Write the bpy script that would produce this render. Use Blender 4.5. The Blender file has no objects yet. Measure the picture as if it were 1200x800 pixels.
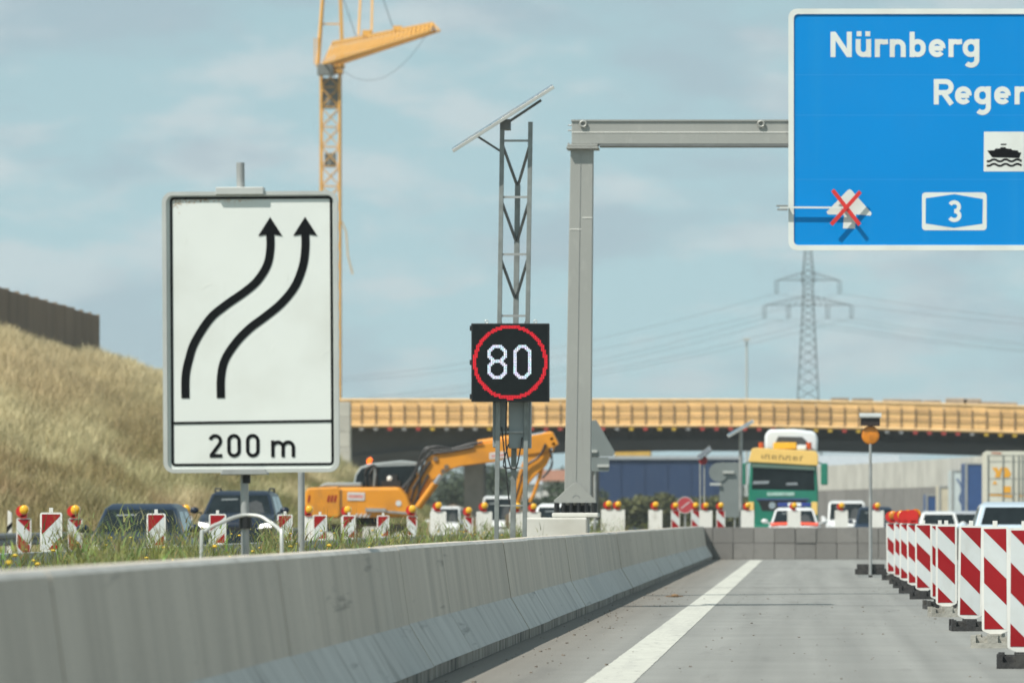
import bpy, math, random
import numpy as np
from mathutils import Vector, Matrix
R = math.radians
random.seed(7); rng = np.random.default_rng(7)
scene = bpy.context.scene
col = scene.collection

# ------------------------------------------------------------------ camera
F = 8000.0; VX, VY, EYE = 944.0, 608.0, 1.22      # focal length in photo pixels, vanishing point, eye height
cam_d = bpy.data.cameras.new('camera'); cam = bpy.data.objects.new('camera', cam_d); col.objects.link(cam)
cam.location = (0, 0, EYE); cam.rotation_euler = (R(90), 0, 0)
cam_d.sensor_width = 36.0; cam_d.lens = F / 1200 * 36
cam_d.shift_x = (600 - VX) / 1200; cam_d.shift_y = (VY - 400) / 1200
cam_d.clip_start = 1; cam_d.clip_end = 30000
cam_d.dof.use_dof = True; cam_d.dof.focus_distance = 72; cam_d.dof.aperture_fstop = 5.2
scene.camera = cam

# ------------------------------------------------------------------ sky and sun
SKY_TINT = (1.06, 1.27, 1.06, 1)
SUN = Vector((-.54, -.5, 1.0)).normalized()
world = bpy.data.worlds.new('World'); scene.world = world; world.use_nodes = True
nt = world.node_tree; N = nt.nodes; L = nt.links; N.clear()
def nd(t, **k):
    n = N.new(t)
    for a, b in k.items(): setattr(n, a, b)
    return n
out = nd('ShaderNodeOutputWorld'); bg = nd('ShaderNodeBackground'); bg.inputs['Strength'].default_value = .108
sky = nd('ShaderNodeTexSky', sky_type='NISHITA', sun_disc=False)
sky.sun_elevation = math.asin(SUN.z); sky.sun_rotation = math.atan2(SUN.x, SUN.y)
sky.altitude = 400; sky.air_density = 1.0; sky.dust_density = 0.3; sky.ozone_density = 2.0
up = nd('ShaderNodeVectorMath', operation='ADD'); up.inputs[1].default_value = (0, 0, .22)
tc = nd('ShaderNodeTexCoord'); L.new(tc.outputs['Generated'], up.inputs[0]); nrm = nd('ShaderNodeVectorMath', operation='NORMALIZE'); L.new(up.outputs[0], nrm.inputs[0]); L.new(nrm.outputs[0], sky.inputs['Vector'])
sep = nd('ShaderNodeSeparateXYZ')
L.new(tc.outputs['Generated'], sep.inputs[0])
zz = nd('ShaderNodeMath', operation='MAXIMUM'); zz.inputs[1].default_value = -.02; L.new(sep.outputs['Z'], zz.inputs[0])
za = nd('ShaderNodeMath', operation='ADD'); za.inputs[1].default_value = .33; L.new(zz.outputs[0], za.inputs[0])
comb = nd('ShaderNodeCombineXYZ')
for a in 'XY':
    d = nd('ShaderNodeMath', operation='DIVIDE'); L.new(sep.outputs[a], d.inputs[0]); L.new(za.outputs[0], d.inputs[1]); L.new(d.outputs[0], comb.inputs[a])
def cloud(scale, detail, lo, hi, off):
    m = nd('ShaderNodeMapping'); m.inputs['Location'].default_value = off; L.new(comb.outputs[0], m.inputs[0])
    n = nd('ShaderNodeTexNoise'); n.inputs['Scale'].default_value = scale; n.inputs['Detail'].default_value = detail; n.inputs['Roughness'].default_value = .55
    L.new(m.outputs[0], n.inputs['Vector'])
    r = nd('ShaderNodeMapRange', interpolation_type='SMOOTHSTEP'); r.inputs[1].default_value = lo; r.inputs[2].default_value = hi
    L.new(n.outputs['Fac'], r.inputs[0]); return r.outputs[0]
c1 = cloud(11.0, 5.5, .47, .62, (3.1, 1.7, 0)); c2 = cloud(8.5, 5.5, .47, .66, (9.4, 4.2, 2))
hs_ = nd('ShaderNodeHueSaturation'); hs_.inputs['Saturation'].default_value = .60; L.new(sky.outputs[0], hs_.inputs['Color'])
tint = nd('ShaderNodeMix', data_type='RGBA', blend_type='MULTIPLY'); tint.inputs[0].default_value = 1
L.new(hs_.outputs[0], tint.inputs[6]); tint.inputs[7].default_value = SKY_TINT
m1 = nd('ShaderNodeMix', data_type='RGBA'); L.new(tint.outputs[2], m1.inputs[6]); m1.inputs[7].default_value = (4.9, 5.3, 5.4, 1)
s1 = nd('ShaderNodeMath', operation='MULTIPLY'); s1.inputs[1].default_value = .6; L.new(c1, s1.inputs[0]); L.new(s1.outputs[0], m1.inputs[0])
m2 = nd('ShaderNodeMix', data_type='RGBA'); L.new(m1.outputs[2], m2.inputs[6]); m2.inputs[7].default_value = (2.9, 3.65, 4.15, 1)
s2 = nd('ShaderNodeMath', operation='MULTIPLY'); s2.inputs[1].default_value = .62; L.new(c2, s2.inputs[0]); L.new(s2.outputs[0], m2.inputs[0])
L.new(m2.outputs[2], bg.inputs['Color']); L.new(bg.outputs[0], out.inputs['Surface'])
sd = bpy.data.lights.new('sun', 'SUN'); sd.energy = 4.3; sd.angle = R(.55); sd.color = (1, .955, .88)
so = bpy.data.objects.new('sun', sd); col.objects.link(so); so.rotation_euler = (-SUN).to_track_quat('-Z', 'Y').to_euler(); so.location = (-30, -30, 60)
scene.view_settings.view_transform = 'Standard'; scene.view_settings.look = 'None'
scene.view_settings.gamma = 1; scene.view_settings.use_curve_mapping = False; scene.view_settings.exposure = 0.35

# ------------------------------------------------------------------ helpers
def X(px, s): return (px - VX) / s
def Z(py, s): return EYE + (VY - py) / s
def Y(s): return F / s

class MB:
    def __init__(self): self.v = []; self.f = []
    def add(self, vs, fs):
        o = len(self.v); self.v += [tuple(p) for p in vs]; self.f += [tuple(i + o for i in q) for q in fs]; return self
    def box(self, x0, x1, y0, y1, z0, z1):
        return self.add([(x0,y0,z0),(x1,y0,z0),(x1,y1,z0),(x0,y1,z0),(x0,y0,z1),(x1,y0,z1),(x1,y1,z1),(x0,y1,z1)],
                        [(0,3,2,1),(4,5,6,7),(0,1,5,4),(1,2,6,5),(2,3,7,6),(3,0,4,7)])
    def obox(self, c, s, rot=None):
        m = MB().box(-s[0]/2, s[0]/2, -s[1]/2, s[1]/2, -s[2]/2, s[2]/2); c = Vector(c)
        return self.add([(rot @ Vector(p) if rot else Vector(p)) + c for p in m.v], m.f)
    def bar(self, p0, p1, w, h=None):
        p0, p1 = Vector(p0), Vector(p1); d = p1 - p0; h = h or w
        return self.obox((p0 + p1) / 2, (w, h, d.length), d.to_track_quat('Z', 'Y').to_matrix())
    def prism(self, poly, y0, y1):                 # polygon in XZ pushed along Y
        n = len(poly); a = sum(poly[i][0]*poly[(i+1)%n][1] - poly[(i+1)%n][0]*poly[i][1] for i in range(n))
        if a < 0: poly = poly[::-1]
        vs = [(x, y0, z) for x, z in poly] + [(x, y1, z) for x, z in poly]
        return self.add(vs, [tuple(range(n)), tuple(range(2*n-1, n-1, -1))] + [((i+1)%n, i, i+n, (i+1)%n+n) for i in range(n)])
    def prismx(self, poly, x0, x1):                # polygon in YZ pushed along X
        m = MB().prism(poly, x0, x1)
        return self.add([(q[1], q[0], q[2]) for q in m.v], [f[::-1] for f in m.f])
    def prismz(self, poly, z0, z1):
        m = MB().prism(poly, z0, z1)
        return self.add([(q[0], q[2], q[1]) for q in m.v], [f[::-1] for f in m.f])
    def tube(self, p0, p1, r, n=8, r2=None):
        p0, p1 = Vector(p0), Vector(p1); r2 = r if r2 is None else r2; d = (p1 - p0)
        q = d.to_track_quat('Z', 'Y').to_matrix(); vs = []
        for p, rr in ((p0, r), (p1, r2)):
            for i in range(n): vs.append(p + q @ Vector((rr*math.cos(2*math.pi*i/n), rr*math.sin(2*math.pi*i/n), 0)))
        return self.add(vs, [(i, (i+1)%n, (i+1)%n+n, i+n) for i in range(n)] + [tuple(range(n-1, -1, -1)), tuple(range(n, 2*n))])
    def path(self, pts, r, n=6):
        pts = [Vector(p) for p in pts]; vs = []; fs = []
        for k, p in enumerate(pts):
            d = pts[min(k+1, len(pts)-1)] - pts[max(k-1, 0)]
            q = d.to_track_quat('Z', 'Y').to_matrix()
            for i in range(n): vs.append(p + q @ Vector((r*math.cos(2*math.pi*i/n), r*math.sin(2*math.pi*i/n), 0)))
        for k in range(len(pts)-1):
            for i in range(n): fs.append((k*n+i, k*n+(i+1)%n, (k+1)*n+(i+1)%n, (k+1)*n+i))
        fs += [tuple(range(n-1, -1, -1)), tuple(range((len(pts)-1)*n, len(pts)*n))]
        return self.add(vs, fs)
    def sphere(self, c, r, n=12, m=8, s=(1,1,1)):
        vs = [(c[0], c[1], c[2]+r*s[2])]
        for j in range(1, m):
            t = math.pi*j/m
            for i in range(n):
                a = 2*math.pi*i/n; vs.append((c[0]+r*s[0]*math.sin(t)*math.cos(a), c[1]+r*s[1]*math.sin(t)*math.sin(a), c[2]+r*s[2]*math.cos(t)))
        vs.append((c[0], c[1], c[2]-r*s[2])); e = len(vs)-1; fs = []
        for i in range(n):
            fs.append((0, 1+i, 1+(i+1)%n)); fs.append((e, e-n+(i+1)%n, e-n+i))
            for j in range(m-2): fs.append((1+j*n+i, 1+(j+1)*n+i, 1+(j+1)*n+(i+1)%n, 1+j*n+(i+1)%n))
        return self.add(vs, fs)
    def disc(self, c, r, depth, n=20):             # short cylinder along Y, face toward the camera
        return self.tube((c[0], c[1]+depth, c[2]), c, r, n)
    def flat(self, poly, y):                       # print on a face that looks toward -Y
        n = len(poly); a = sum(poly[i][0]*poly[(i+1)%n][1] - poly[(i+1)%n][0]*poly[i][1] for i in range(n))
        if a < 0: poly = poly[::-1]
        return self.add([(x, y, z) for x, z in poly], [tuple(range(n))])
    def stroke(self, pts, w, y, closed=False):
        n = len(pts); o = len(self.v)
        P = [Vector(p) for p in pts]; vs = []
        for i in range(n):
            a = P[(i-1) % n] if (closed or i > 0) else None; b = P[(i+1) % n] if (closed or i < n-1) else None
            d1 = (P[i]-a).normalized() if a is not None else (b-P[i]).normalized()
            d2 = (b-P[i]).normalized() if b is not None else d1
            t = (d1+d2).normalized(); nn = Vector((-t.y, t.x)); k = 1/max(.5, nn.dot(Vector((-d1.y, d1.x))))
            vs += [P[i]+nn*w/2*k, P[i]-nn*w/2*k]
        m = n if closed else n-1
        return self.add([(q.x, y, q.y) for q in vs], [(2*i+1, 2*((i+1)%n)+1, 2*((i+1)%n), 2*i) for i in range(m)])

def add(name, mb, mat, parent=None, loc=(0,0,0), rot=(0,0,0), bevel=0, smooth=False, seg=2):
    me = mb
    if isinstance(mb, MB):
        me = bpy.data.meshes.new(name); me.from_pydata([tuple(p) for p in mb.v], [], mb.f); me.update()
    o = bpy.data.objects.new(name, me); col.objects.link(o); o.location = loc; o.rotation_euler = rot
    if isinstance(mb, MB):
        me.materials.append(mat)
        if smooth or bevel: me.polygons.foreach_set('use_smooth', [True]*len(me.polygons))
        if smooth and not bevel and hasattr(me, 'set_sharp_from_angle'): me.set_sharp_from_angle(angle=R(38))
    if bevel:
        b = o.modifiers.new('bevel', 'BEVEL'); b.width = bevel; b.segments = seg; b.limit_method = 'ANGLE'; b.angle_limit = R(35); b.harden_normals = True
    if parent: o.parent = parent
    return o
def tag(o, label=None, cat=None, group=None, kind=None):
    for k, v in (('label', label), ('category', cat), ('group', group), ('kind', kind)):
        if v: o[k] = v
    return o
def thing(name, loc, label, cat, group=None, rz=0):
    o = bpy.data.objects.new(name, None); col.objects.link(o); o.location = loc; o.rotation_euler = (0, 0, rz); o.empty_display_size = .3
    return tag(o, label, cat, group)
def arc(cx, cz, rx, rz, a0, a1, n=14): return [(cx+rx*math.cos(R(a0+(a1-a0)*i/n)), cz+rz*math.sin(R(a0+(a1-a0)*i/n))) for i in range(n+1)]
def rrect(x0, x1, z0, z1, r, n=5):
    return arc(x1-r, z1-r, r, r, 0, 90, n) + arc(x0+r, z1-r, r, r, 90, 180, n) + arc(x0+r, z0+r, r, r, 180, 270, n) + arc(x1-r, z0+r, r, r, 270, 360, n)
def catmull(P, n=6):
    Q = [P[0]] + list(P) + [P[-1]]; o = []
    for i in range(1, len(Q)-2):
        for k in range(n):
            t = k/n; o.append(tuple(.5*((2*Q[i][j])+(-Q[i-1][j]+Q[i+1][j])*t+(2*Q[i-1][j]-5*Q[i][j]+4*Q[i+1][j]-Q[i+2][j])*t*t+(-Q[i-1][j]+3*Q[i][j]-3*Q[i+1][j]+Q[i+2][j])*t**3) for j in range(len(P[0]))))
    return o + [tuple(P[-1])]

def pm(name, c, rough=.6, metal=0, var=.10, vs=2.0, bump=0, bs=30, stretch=(1,1,1), spec=.5, emit=None, es=1, coat=0, dirt=None, dirt_amt=0, dirt_scale=1.2, rnd=.0):
    m = bpy.data.materials.new(name); m.use_nodes = True; t = m.node_tree; n = t.nodes; l = t.links
    p = n['Principled BSDF']; p.inputs['Roughness'].default_value = rough; p.inputs['Metallic'].default_value = metal
    p.inputs['Specular IOR Level'].default_value = spec; p.inputs['Coat Weight'].default_value = coat
    tcn = n.new('ShaderNodeTexCoord'); mp = n.new('ShaderNodeMapping'); mp.inputs['Scale'].default_value = stretch
    oi = n.new('ShaderNodeObjectInfo'); ad = n.new('ShaderNodeVectorMath'); ad.operation = 'MULTIPLY_ADD'
    l.new(oi.outputs['Random'], ad.inputs[0]); ad.inputs[1].default_value = (37, 53, 71); l.new(tcn.outputs['Object'], ad.inputs[2])
    l.new(ad.outputs[0], mp.inputs[0])
    def noise(s, det=5, vec=mp):
        q = n.new('ShaderNodeTexNoise'); q.inputs['Scale'].default_value = s; q.inputs['Detail'].default_value = det; l.new(vec.outputs[0], q.inputs['Vector']); return q.outputs['Fac']
    c4 = (*c, 1)
    base = n.new('ShaderNodeMix'); base.data_type = 'RGBA'
    base.inputs[6].default_value = tuple(max(0, x*(1-2.2*var)) for x in c)+(1,); base.inputs[7].default_value = tuple(min(1, x*(1+2.2*var)) for x in c)+(1,)
    l.new(noise(vs), base.inputs[0]); last = base.outputs[2]
    if dirt:
        mr = n.new('ShaderNodeMapRange'); mr.inputs[1].default_value = .5; mr.inputs[2].default_value = .72; mr.inputs[4].default_value = dirt_amt
        l.new(noise(dirt_scale, 6), mr.inputs[0]); dm = n.new('ShaderNodeMix'); dm.data_type = 'RGBA'; l.new(mr.outputs[0], dm.inputs[0]); l.new(last, dm.inputs[6]); dm.inputs[7].default_value = (*dirt, 1); last = dm.outputs[2]
    if rnd:
        hv = n.new('ShaderNodeHueSaturation'); l.new(last, hv.inputs['Color']); mr2 = n.new('ShaderNodeMapRange'); mr2.inputs[3].default_value = 1-rnd; mr2.inputs[4].default_value = 1+rnd
        l.new(oi.outputs['Random'], mr2.inputs[0]); l.new(mr2.outputs[0], hv.inputs['Value']); last = hv.outputs[0]
    l.new(last, p.inputs['Base Color'])
    if bump:
        b = n.new('ShaderNodeBump'); b.inputs['Strength'].default_value = bump; b.inputs['Distance'].default_value = .02
        l.new(noise(bs, 4), b.inputs['Height']); l.new(b.outputs[0], p.inputs['Normal'])
    if emit:
        p.inputs['Emission Color'].default_value = (*emit, 1); p.inputs['Emission Strength'].default_value = es
    return m

M = dict(
 concrete=pm('barrier_concrete', (.53,.475,.40), .85, var=.13, vs=1.4, stretch=(1,1,.06), bump=.08, bs=5, dirt=(.36,.32,.265), dirt_amt=.5, dirt_scale=2.2, rnd=.05),
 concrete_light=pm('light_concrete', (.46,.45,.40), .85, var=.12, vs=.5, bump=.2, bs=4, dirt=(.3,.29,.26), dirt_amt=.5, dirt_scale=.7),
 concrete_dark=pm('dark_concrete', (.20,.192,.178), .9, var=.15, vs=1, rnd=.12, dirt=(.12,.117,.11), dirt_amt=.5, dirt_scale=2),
 grime=pm('grimy_concrete', (.30,.275,.235), .95, var=.35, vs=3.5, stretch=(1,1,.3), dirt=(.04,.037,.033), dirt_amt=.95, dirt_scale=3),
 plinth=pm('pale_concrete', (.6,.59,.54), .85, var=.1, vs=2, dirt=(.4,.38,.32), dirt_amt=.5),
 galv=pm('galvanised_steel', (.36,.37,.36), .5, .35, var=.14, vs=6, bump=.05),
 mast=pm('mast_steel', (.24,.26,.25), .5, .3, var=.2, vs=7),
 galv_dark=pm('dull_steel', (.2,.21,.21), .55, .35, var=.15, vs=6),
 gantry=pm('gantry_steel', (.34,.345,.32), .5, .15, var=.06, vs=1.2, dirt=(.28,.28,.26), dirt_amt=.4, dirt_scale=.6),
 black=pm('black_plastic', (.012,.013,.014), .5, var=.2),
 rubber=pm('recycled_rubber', (.035,.035,.035), .9, var=.25, vs=8, bump=.4, dirt=(.12,.115,.1), dirt_amt=.5, dirt_scale=5),
 pale_foot=pm('pale_recycled_plastic', (.33,.32,.28), .9, var=.2, vs=8, bump=.4, dirt=(.15,.14,.12), dirt_amt=.6, dirt_scale=5),
 signwhite=pm('sign_white', (.70,.73,.69), .42, var=.03, vs=2, dirt=(.56,.57,.52), dirt_amt=.5, dirt_scale=1.6),
 signblack=pm('sign_black', (.007,.008,.009), .5, var=.05, spec=.12),
 alu=pm('sign_edge_aluminium', (.52,.53,.50), .45, .3, var=.08, vs=4),
 blue=pm('sign_blue', (.002,.235,.62), .45, spec=.12, var=.03, vs=.6, dirt=(.012,.235,.6), dirt_amt=.3, dirt_scale=.8),
 bakered=pm('beacon_red', (.30,.011,.015), .45, spec=.2, var=.08, vs=3, dirt=(.23,.02,.02), dirt_amt=.4),
 bakewhite=pm('beacon_white', (.6,.63,.62), .4, var=.06, vs=3, dirt=(.42,.42,.38), dirt_amt=.45, dirt_scale=3),
 plastic_white=pm('white_plastic', (.74,.73,.68), .5, var=.05, vs=3, dirt=(.5,.48,.42), dirt_amt=.4, dirt_scale=3),
 lampred=pm('lamp_red', (.55,.02,.015), .35, var=.06),
 amber=pm('amber_lens', (.85,.44,.02), .2, var=.12, vs=20, coat=.5),
 amber_dark=pm('amber_dark_lens', (.60,.20,.012), .35, var=.3, vs=9, coat=.2),
 redx=pm('red_tape', (.62,.03,.025), .45, var=.05),
 crane=pm('crane_yellow', (.72,.38,.075), .5, var=.06, vs=.5),
 crane_grey=pm('crane_grey', (.16,.17,.16), .6, var=.1),
 orange=pm('excavator_orange', (.70,.275,.018), .42, var=.07, vs=.9, dirt=(.4,.17,.03), dirt_amt=.5, dirt_scale=1.3),
 hose=pm('hose_black', (.02,.02,.02), .5, var=.2),
 glass=pm('dark_glass', (.012,.017,.019), .08, var=.3, vs=2.5, spec=.28),
 tyre=pm('tyre_rubber', (.022,.022,.022), .85, var=.2),
 rim=pm('wheel_rim', (.35,.35,.36), .35, .6, var=.1),
 lampglass=pm('headlamp_glass', (.75,.78,.8), .1, var=.15, vs=8, coat=1),
 plate=pm('number_plate', (.7,.7,.68), .5, var=.05),
 chrome=pm('chrome', (.7,.72,.74), .15, .9, var=.1),
 formwork=pm('formwork_ply', (.80,.49,.20), .7, var=.07, vs=1.2, rnd=.12, dirt=(.66,.40,.17), dirt_amt=.5, dirt_scale=.8),
 timber=pm('timber', (.62,.42,.2), .8, var=.15, vs=1),
 girder=pm('girder_paint', (.06,.062,.062), .7, var=.12, vs=.3),
 bracket=pm('bracket_steel', (.17,.12,.08), .7, var=.2),
 capred=pm('cap_red', (.42,.05,.04), .6), capyellow=pm('cap_yellow', (.55,.36,.03), .6), capgrey=pm('cap_grey', (.25,.25,.25), .6),
 wallwood=pm('noise_wall_wood', (.235,.175,.125), .9, var=.25, vs=2.5, stretch=(1,1,.04), rnd=.15, bump=.3, bs=8),
 hallblue=pm('hall_blue', (.012,.035,.095), .6, var=.08, vs=.2),
 hallroof=pm('hall_roof', (.35,.38,.4), .6), hallyellow=pm('hall_yellow', (.5,.3,.05), .6),
 solar=pm('solar_cells', (.03,.05,.09), .15, var=.2, vs=8, coat=.6),
 green=pm('truck_green', (.01,.18,.115), .3, var=.06, coat=.4, dirt=(.02,.14,.09), dirt_amt=.4),
 truckyellow=pm('truck_yellow', (.82,.54,.16), .4, var=.04),
 truckwhite=pm('truck_white', (.72,.76,.77), .35, var=.04, coat=.3),
 carwhite=pm('car_white', (.68,.69,.68), .3, var=.03, coat=.5), carnavy=pm('car_navy', (.008,.02,.042), .35, var=.08, spec=.35, coat=.08),
 carblack=pm('car_black', (.008,.016,.032), .35, var=.08, spec=.35, coat=.08), carpale=pm('car_pale_blue', (.46,.55,.62), .3, var=.03, coat=.6),
 carsilver=pm('car_silver', (.5,.52,.54), .3, .3, var=.05, coat=.5), carred=pm('car_red', (.4,.03,.03), .3, coat=.5),
 fluored=pm('fluorescent_red', (.85,.09,.035), .4, var=.05), lightblue=pm('light_bar_blue', (.02,.04,.22), .2, coat=.5),
 cont=pm('container_cream', (.60,.59,.50), .55, var=.05, vs=1, dirt=(.42,.37,.28), dirt_amt=.4, dirt_scale=1.2),
 contorange=pm('container_orange', (.75,.36,.03), .5), contgrey=pm('container_rod', (.25,.26,.24), .5),
 trailerblue=pm('trailer_blue', (.03,.075,.2), .5), trailerpale=pm('trailer_pale', (.5,.56,.56), .5, var=.1), trailercream=pm('trailer_cream', (.55,.5,.38), .5),
 paint=pm('road_paint', (.50,.50,.44), .7, var=.07, vs=2, dirt=(.42,.415,.37), dirt_amt=.55, dirt_scale=2.5),
 crack=pm('road_joint', (.09,.085,.08), .9, var=.3),
 debris=pm('debris', (.17,.14,.11), .9, var=.45, vs=2),
 hill=pm('embankment_soil', (.34,.26,.12), .95, var=.2, vs=.25, dirt=(.2,.19,.07), dirt_amt=.8, dirt_scale=.08),
 soil=pm('median_soil', (.12,.10,.06), .95, var=.3, vs=1.5, dirt=(.07,.09,.03), dirt_amt=.8),
 heap=pm('soil_heap', (.17,.125,.085), .95, var=.25, vs=.6, bump=.5, bs=2),
 ground=pm('ground_earth', (.15,.13,.08), .95, var=.25, vs=.08, dirt=(.06,.085,.025), dirt_amt=.8, dirt_scale=.02),
 pylon=pm('pylon_steel', (.16,.19,.2), .6, .2, var=.1), wire=pm('wire', (.12,.14,.15), .6, var=.1),
 bark=pm('bark', (.08,.06,.045), .9, var=.3),
 house=pm('house_render', (.55,.54,.5), .8, var=.05), houseroof=pm('house_roof', (.28,.13,.08), .8, var=.15),
 signback=pm('sign_back_grey', (.20,.225,.22), .5, .2, var=.06), grey=pm('cabinet_grey', (.27,.30,.30), .5, var=.06, vs=3),
 lamplit=pm('headlamp_lit', (.8,.8,.8), .2, emit=(1,.97,.9), es=1.6),
 dashpale=pm('visor_pale', (.16,.18,.18), .4, var=.3, vs=6), seatgrey=pm('seat_fabric', (.035,.04,.042), .8, var=.3, vs=5),  # plain pale tone for the visor strip, dark fabric for the seat
 ledblack=pm('led_face', (.010,.014,.015), .6, var=.15, vs=20, spec=.15),
 ledred=pm('led_red_lit', (.3,.0,.01), .5, emit=(1,.02,.035), es=.62), stone=pm('timber_bundle', (.36,.27,.19), .9, var=.2, vs=1.5, rnd=.2),
)
def led_white():
    m = pm('led_white_lit', (.4,.4,.4), .5); t = m.node_tree; n = t.nodes; l = t.links; p = n['Principled BSDF']
    a = n.new('ShaderNodeAttribute'); a.attribute_name = 'tint'; l.new(a.outputs['Color'], p.inputs['Emission Color']); p.inputs['Emission Strength'].default_value = .85
    return m
def blade_mat(name, attr='tint', trans=.25):
    m = bpy.data.materials.new(name); m.use_nodes = True; t = m.node_tree; n = t.nodes; l = t.links; p = n['Principled BSDF']
    a = n.new('ShaderNodeAttribute'); a.attribute_name = attr; l.new(a.outputs['Color'], p.inputs['Base Color'])
    p.inputs['Roughness'].default_value = .75; p.inputs['Specular IOR Level'].default_value = .2
    tr = n.new('ShaderNodeBsdfTranslucent'); l.new(a.outputs['Color'], tr.inputs['Color']); mx = n.new('ShaderNodeMixShader'); mx.inputs[0].default_value = trans
    l.new(p.outputs[0], mx.inputs[1]); l.new(tr.outputs[0], mx.inputs[2]); l.new(mx.outputs[0], n['Material Output'].inputs['Surface'])
    return m
M['ledwhite'] = led_white(); M['blade'] = blade_mat('grass_blades'); M['leaf'] = blade_mat('leaves', trans=.2)

def road_mat():
    m = pm('asphalt', (.225,.228,.212), .88, var=.07, vs=.6, bump=.35, bs=90); t = m.node_tree; n = t.nodes; l = t.links; p = n['Principled BSDF']
    src = p.inputs['Base Color'].links[0].from_socket
    tcn = n.new('ShaderNodeTexCoord'); sp = n.new('ShaderNodeSeparateXYZ'); l.new(tcn.outputs['Object'], sp.inputs[0])
    # dirt washed up along the barrier, brownish and darker
    nz = n.new('ShaderNodeTexNoise'); nz.inputs['Scale'].default_value = 1.3; nz.inputs['Detail'].default_value = 6
    ma = n.new('ShaderNodeMath'); ma.operation = 'MULTIPLY_ADD'; l.new(nz.outputs['Fac'], ma.inputs[0]); ma.inputs[1].default_value = -.9; l.new(sp.outputs['X'], ma.inputs[2])
    mr = n.new('ShaderNodeMapRange'); mr.inputs[1].default_value = -1.9; mr.inputs[2].default_value = -3.0; mr.inputs[4].default_value = .9; l.new(ma.outputs[0], mr.inputs[0])
    mx = n.new('ShaderNodeMix'); mx.data_type = 'RGBA'; l.new(mr.outputs[0], mx.inputs[0]); l.new(src, mx.inputs[6]); mx.inputs[7].default_value = (.165,.148,.122,1)
    # grain and tyre polish along the lane
    mp = n.new('ShaderNodeMapping'); mp.inputs['Scale'].default_value = (2.2,.02,1); l.new(tcn.outputs['Object'], mp.inputs[0])
    n2 = n.new('ShaderNodeTexNoise'); n2.inputs['Scale'].default_value = 1.2; l.new(mp.outputs[0], n2.inputs['Vector'])
    n3 = n.new('ShaderNodeTexNoise'); n3.inputs['Scale'].default_value = 60; n3.inputs['Detail'].default_value = 2; l.new(tcn.outputs['Object'], n3.inputs['Vector'])
    av = n.new('ShaderNodeMath'); av.operation = 'ADD'; l.new(n2.outputs['Fac'], av.inputs[0]); l.new(n3.outputs['Fac'], av.inputs[1])
    mr2 = n.new('ShaderNodeMapRange'); mr2.inputs[1].default_value = .6; mr2.inputs[2].default_value = 1.4; mr2.inputs[3].default_value = .72; mr2.inputs[4].default_value = 1.24; l.new(av.outputs[0], mr2.inputs[0])
    hv = n.new('ShaderNodeHueSaturation'); l.new(mx.outputs[2], hv.inputs['Color']); l.new(mr2.outputs[0], hv.inputs['Value']); l.new(hv.outputs[0], p.inputs['Base Color'])
    return m
M['asphalt'] = road_mat()
def wear(m, c, scale, stretch, lo, hi, amt, detail=6, coord='Object'):       # one more layer of stains over a material's colour
    t = m.node_tree; n = t.nodes; l = t.links; p = n['Principled BSDF']; src = p.inputs['Base Color'].links[0].from_socket
    tcn = n.new('ShaderNodeTexCoord'); oi = n.new('ShaderNodeObjectInfo'); ad = n.new('ShaderNodeVectorMath'); ad.operation = 'MULTIPLY_ADD'
    l.new(oi.outputs['Random'], ad.inputs[0]); ad.inputs[1].default_value = (31, 47, 13); l.new(tcn.outputs[coord], ad.inputs[2])
    mp = n.new('ShaderNodeMapping'); mp.inputs['Scale'].default_value = stretch; l.new(ad.outputs[0], mp.inputs[0])
    q = n.new('ShaderNodeTexNoise'); q.inputs['Scale'].default_value = scale; q.inputs['Detail'].default_value = detail; q.inputs['Roughness'].default_value = .62; l.new(mp.outputs[0], q.inputs['Vector'])
    mr = n.new('ShaderNodeMapRange'); mr.inputs[1].default_value = lo; mr.inputs[2].default_value = hi; mr.inputs[4].default_value = amt; l.new(q.outputs['Fac'], mr.inputs[0])
    mx = n.new('ShaderNodeMix'); mx.data_type = 'RGBA'; l.new(mr.outputs[0], mx.inputs[0]); l.new(src, mx.inputs[6]); mx.inputs[7].default_value = (*c, 1); l.new(mx.outputs[2], p.inputs['Base Color'])
    return m
wear(M['concrete'], (.27,.25,.215), 1.1, (1,1,.10), .54, .70, .4); wear(M['concrete'], (.58,.53,.45), 2.6, (1,1,.25), .60, .74, .5); wear(M['concrete'], (.15,.135,.115), 26, (1,1,1), .66, .72, .6, 2)
wear(M['concrete'], (.13,.12,.105), 3.0, (1,.10,2.2), .64, .72, .5)
wear(M['grime'], (.42,.38,.31), 4, (1,1,.6), .56, .7, .6)
wear(M['paint'], (.21,.208,.19), 9, (1,.35,1), .58, .66, .75); wear(M['paint'], (.34,.34,.31), 1.1, (3,.08,1), .5, .7, .5)
wear(M['asphalt'], (.36,.36,.33), 55, (1,1,1), .66, .74, .55, 2); wear(M['asphalt'], (.10,.10,.095), 42, (1,1,1), .66, .74, .5, 2); wear(M['asphalt'], (.13,.127,.118), 1.3, (1.6,.12,1), .58, .72, .45)
wear(M['gantry'], (.42,.42,.39), 9, (1,1,.4), .55, .68, .35); wear(M['gantry'], (.24,.235,.21), 2.0, (3,3,.15), .60, .74, .45)
wear(M['galv'], (.26,.26,.25), 14, (1,1,.5), .55, .7, .5)
wear(M['bakewhite'], (.40,.385,.34), 5, (1,1,.35), .58, .76, .32); wear(M['bakered'], (.20,.05,.045), 5, (1,1,.35), .58, .74, .6); wear(M['plastic_white'], (.42,.40,.34), 5, (1,1,.4), .58, .74, .5)
wear(M['blue'], (.02,.27,.60), 1.4, (1.5,1,.10), .52, .72, .4); wear(M['signwhite'], (.50,.50,.45), 2.2, (2,1,.2), .60, .75, .5)
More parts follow.
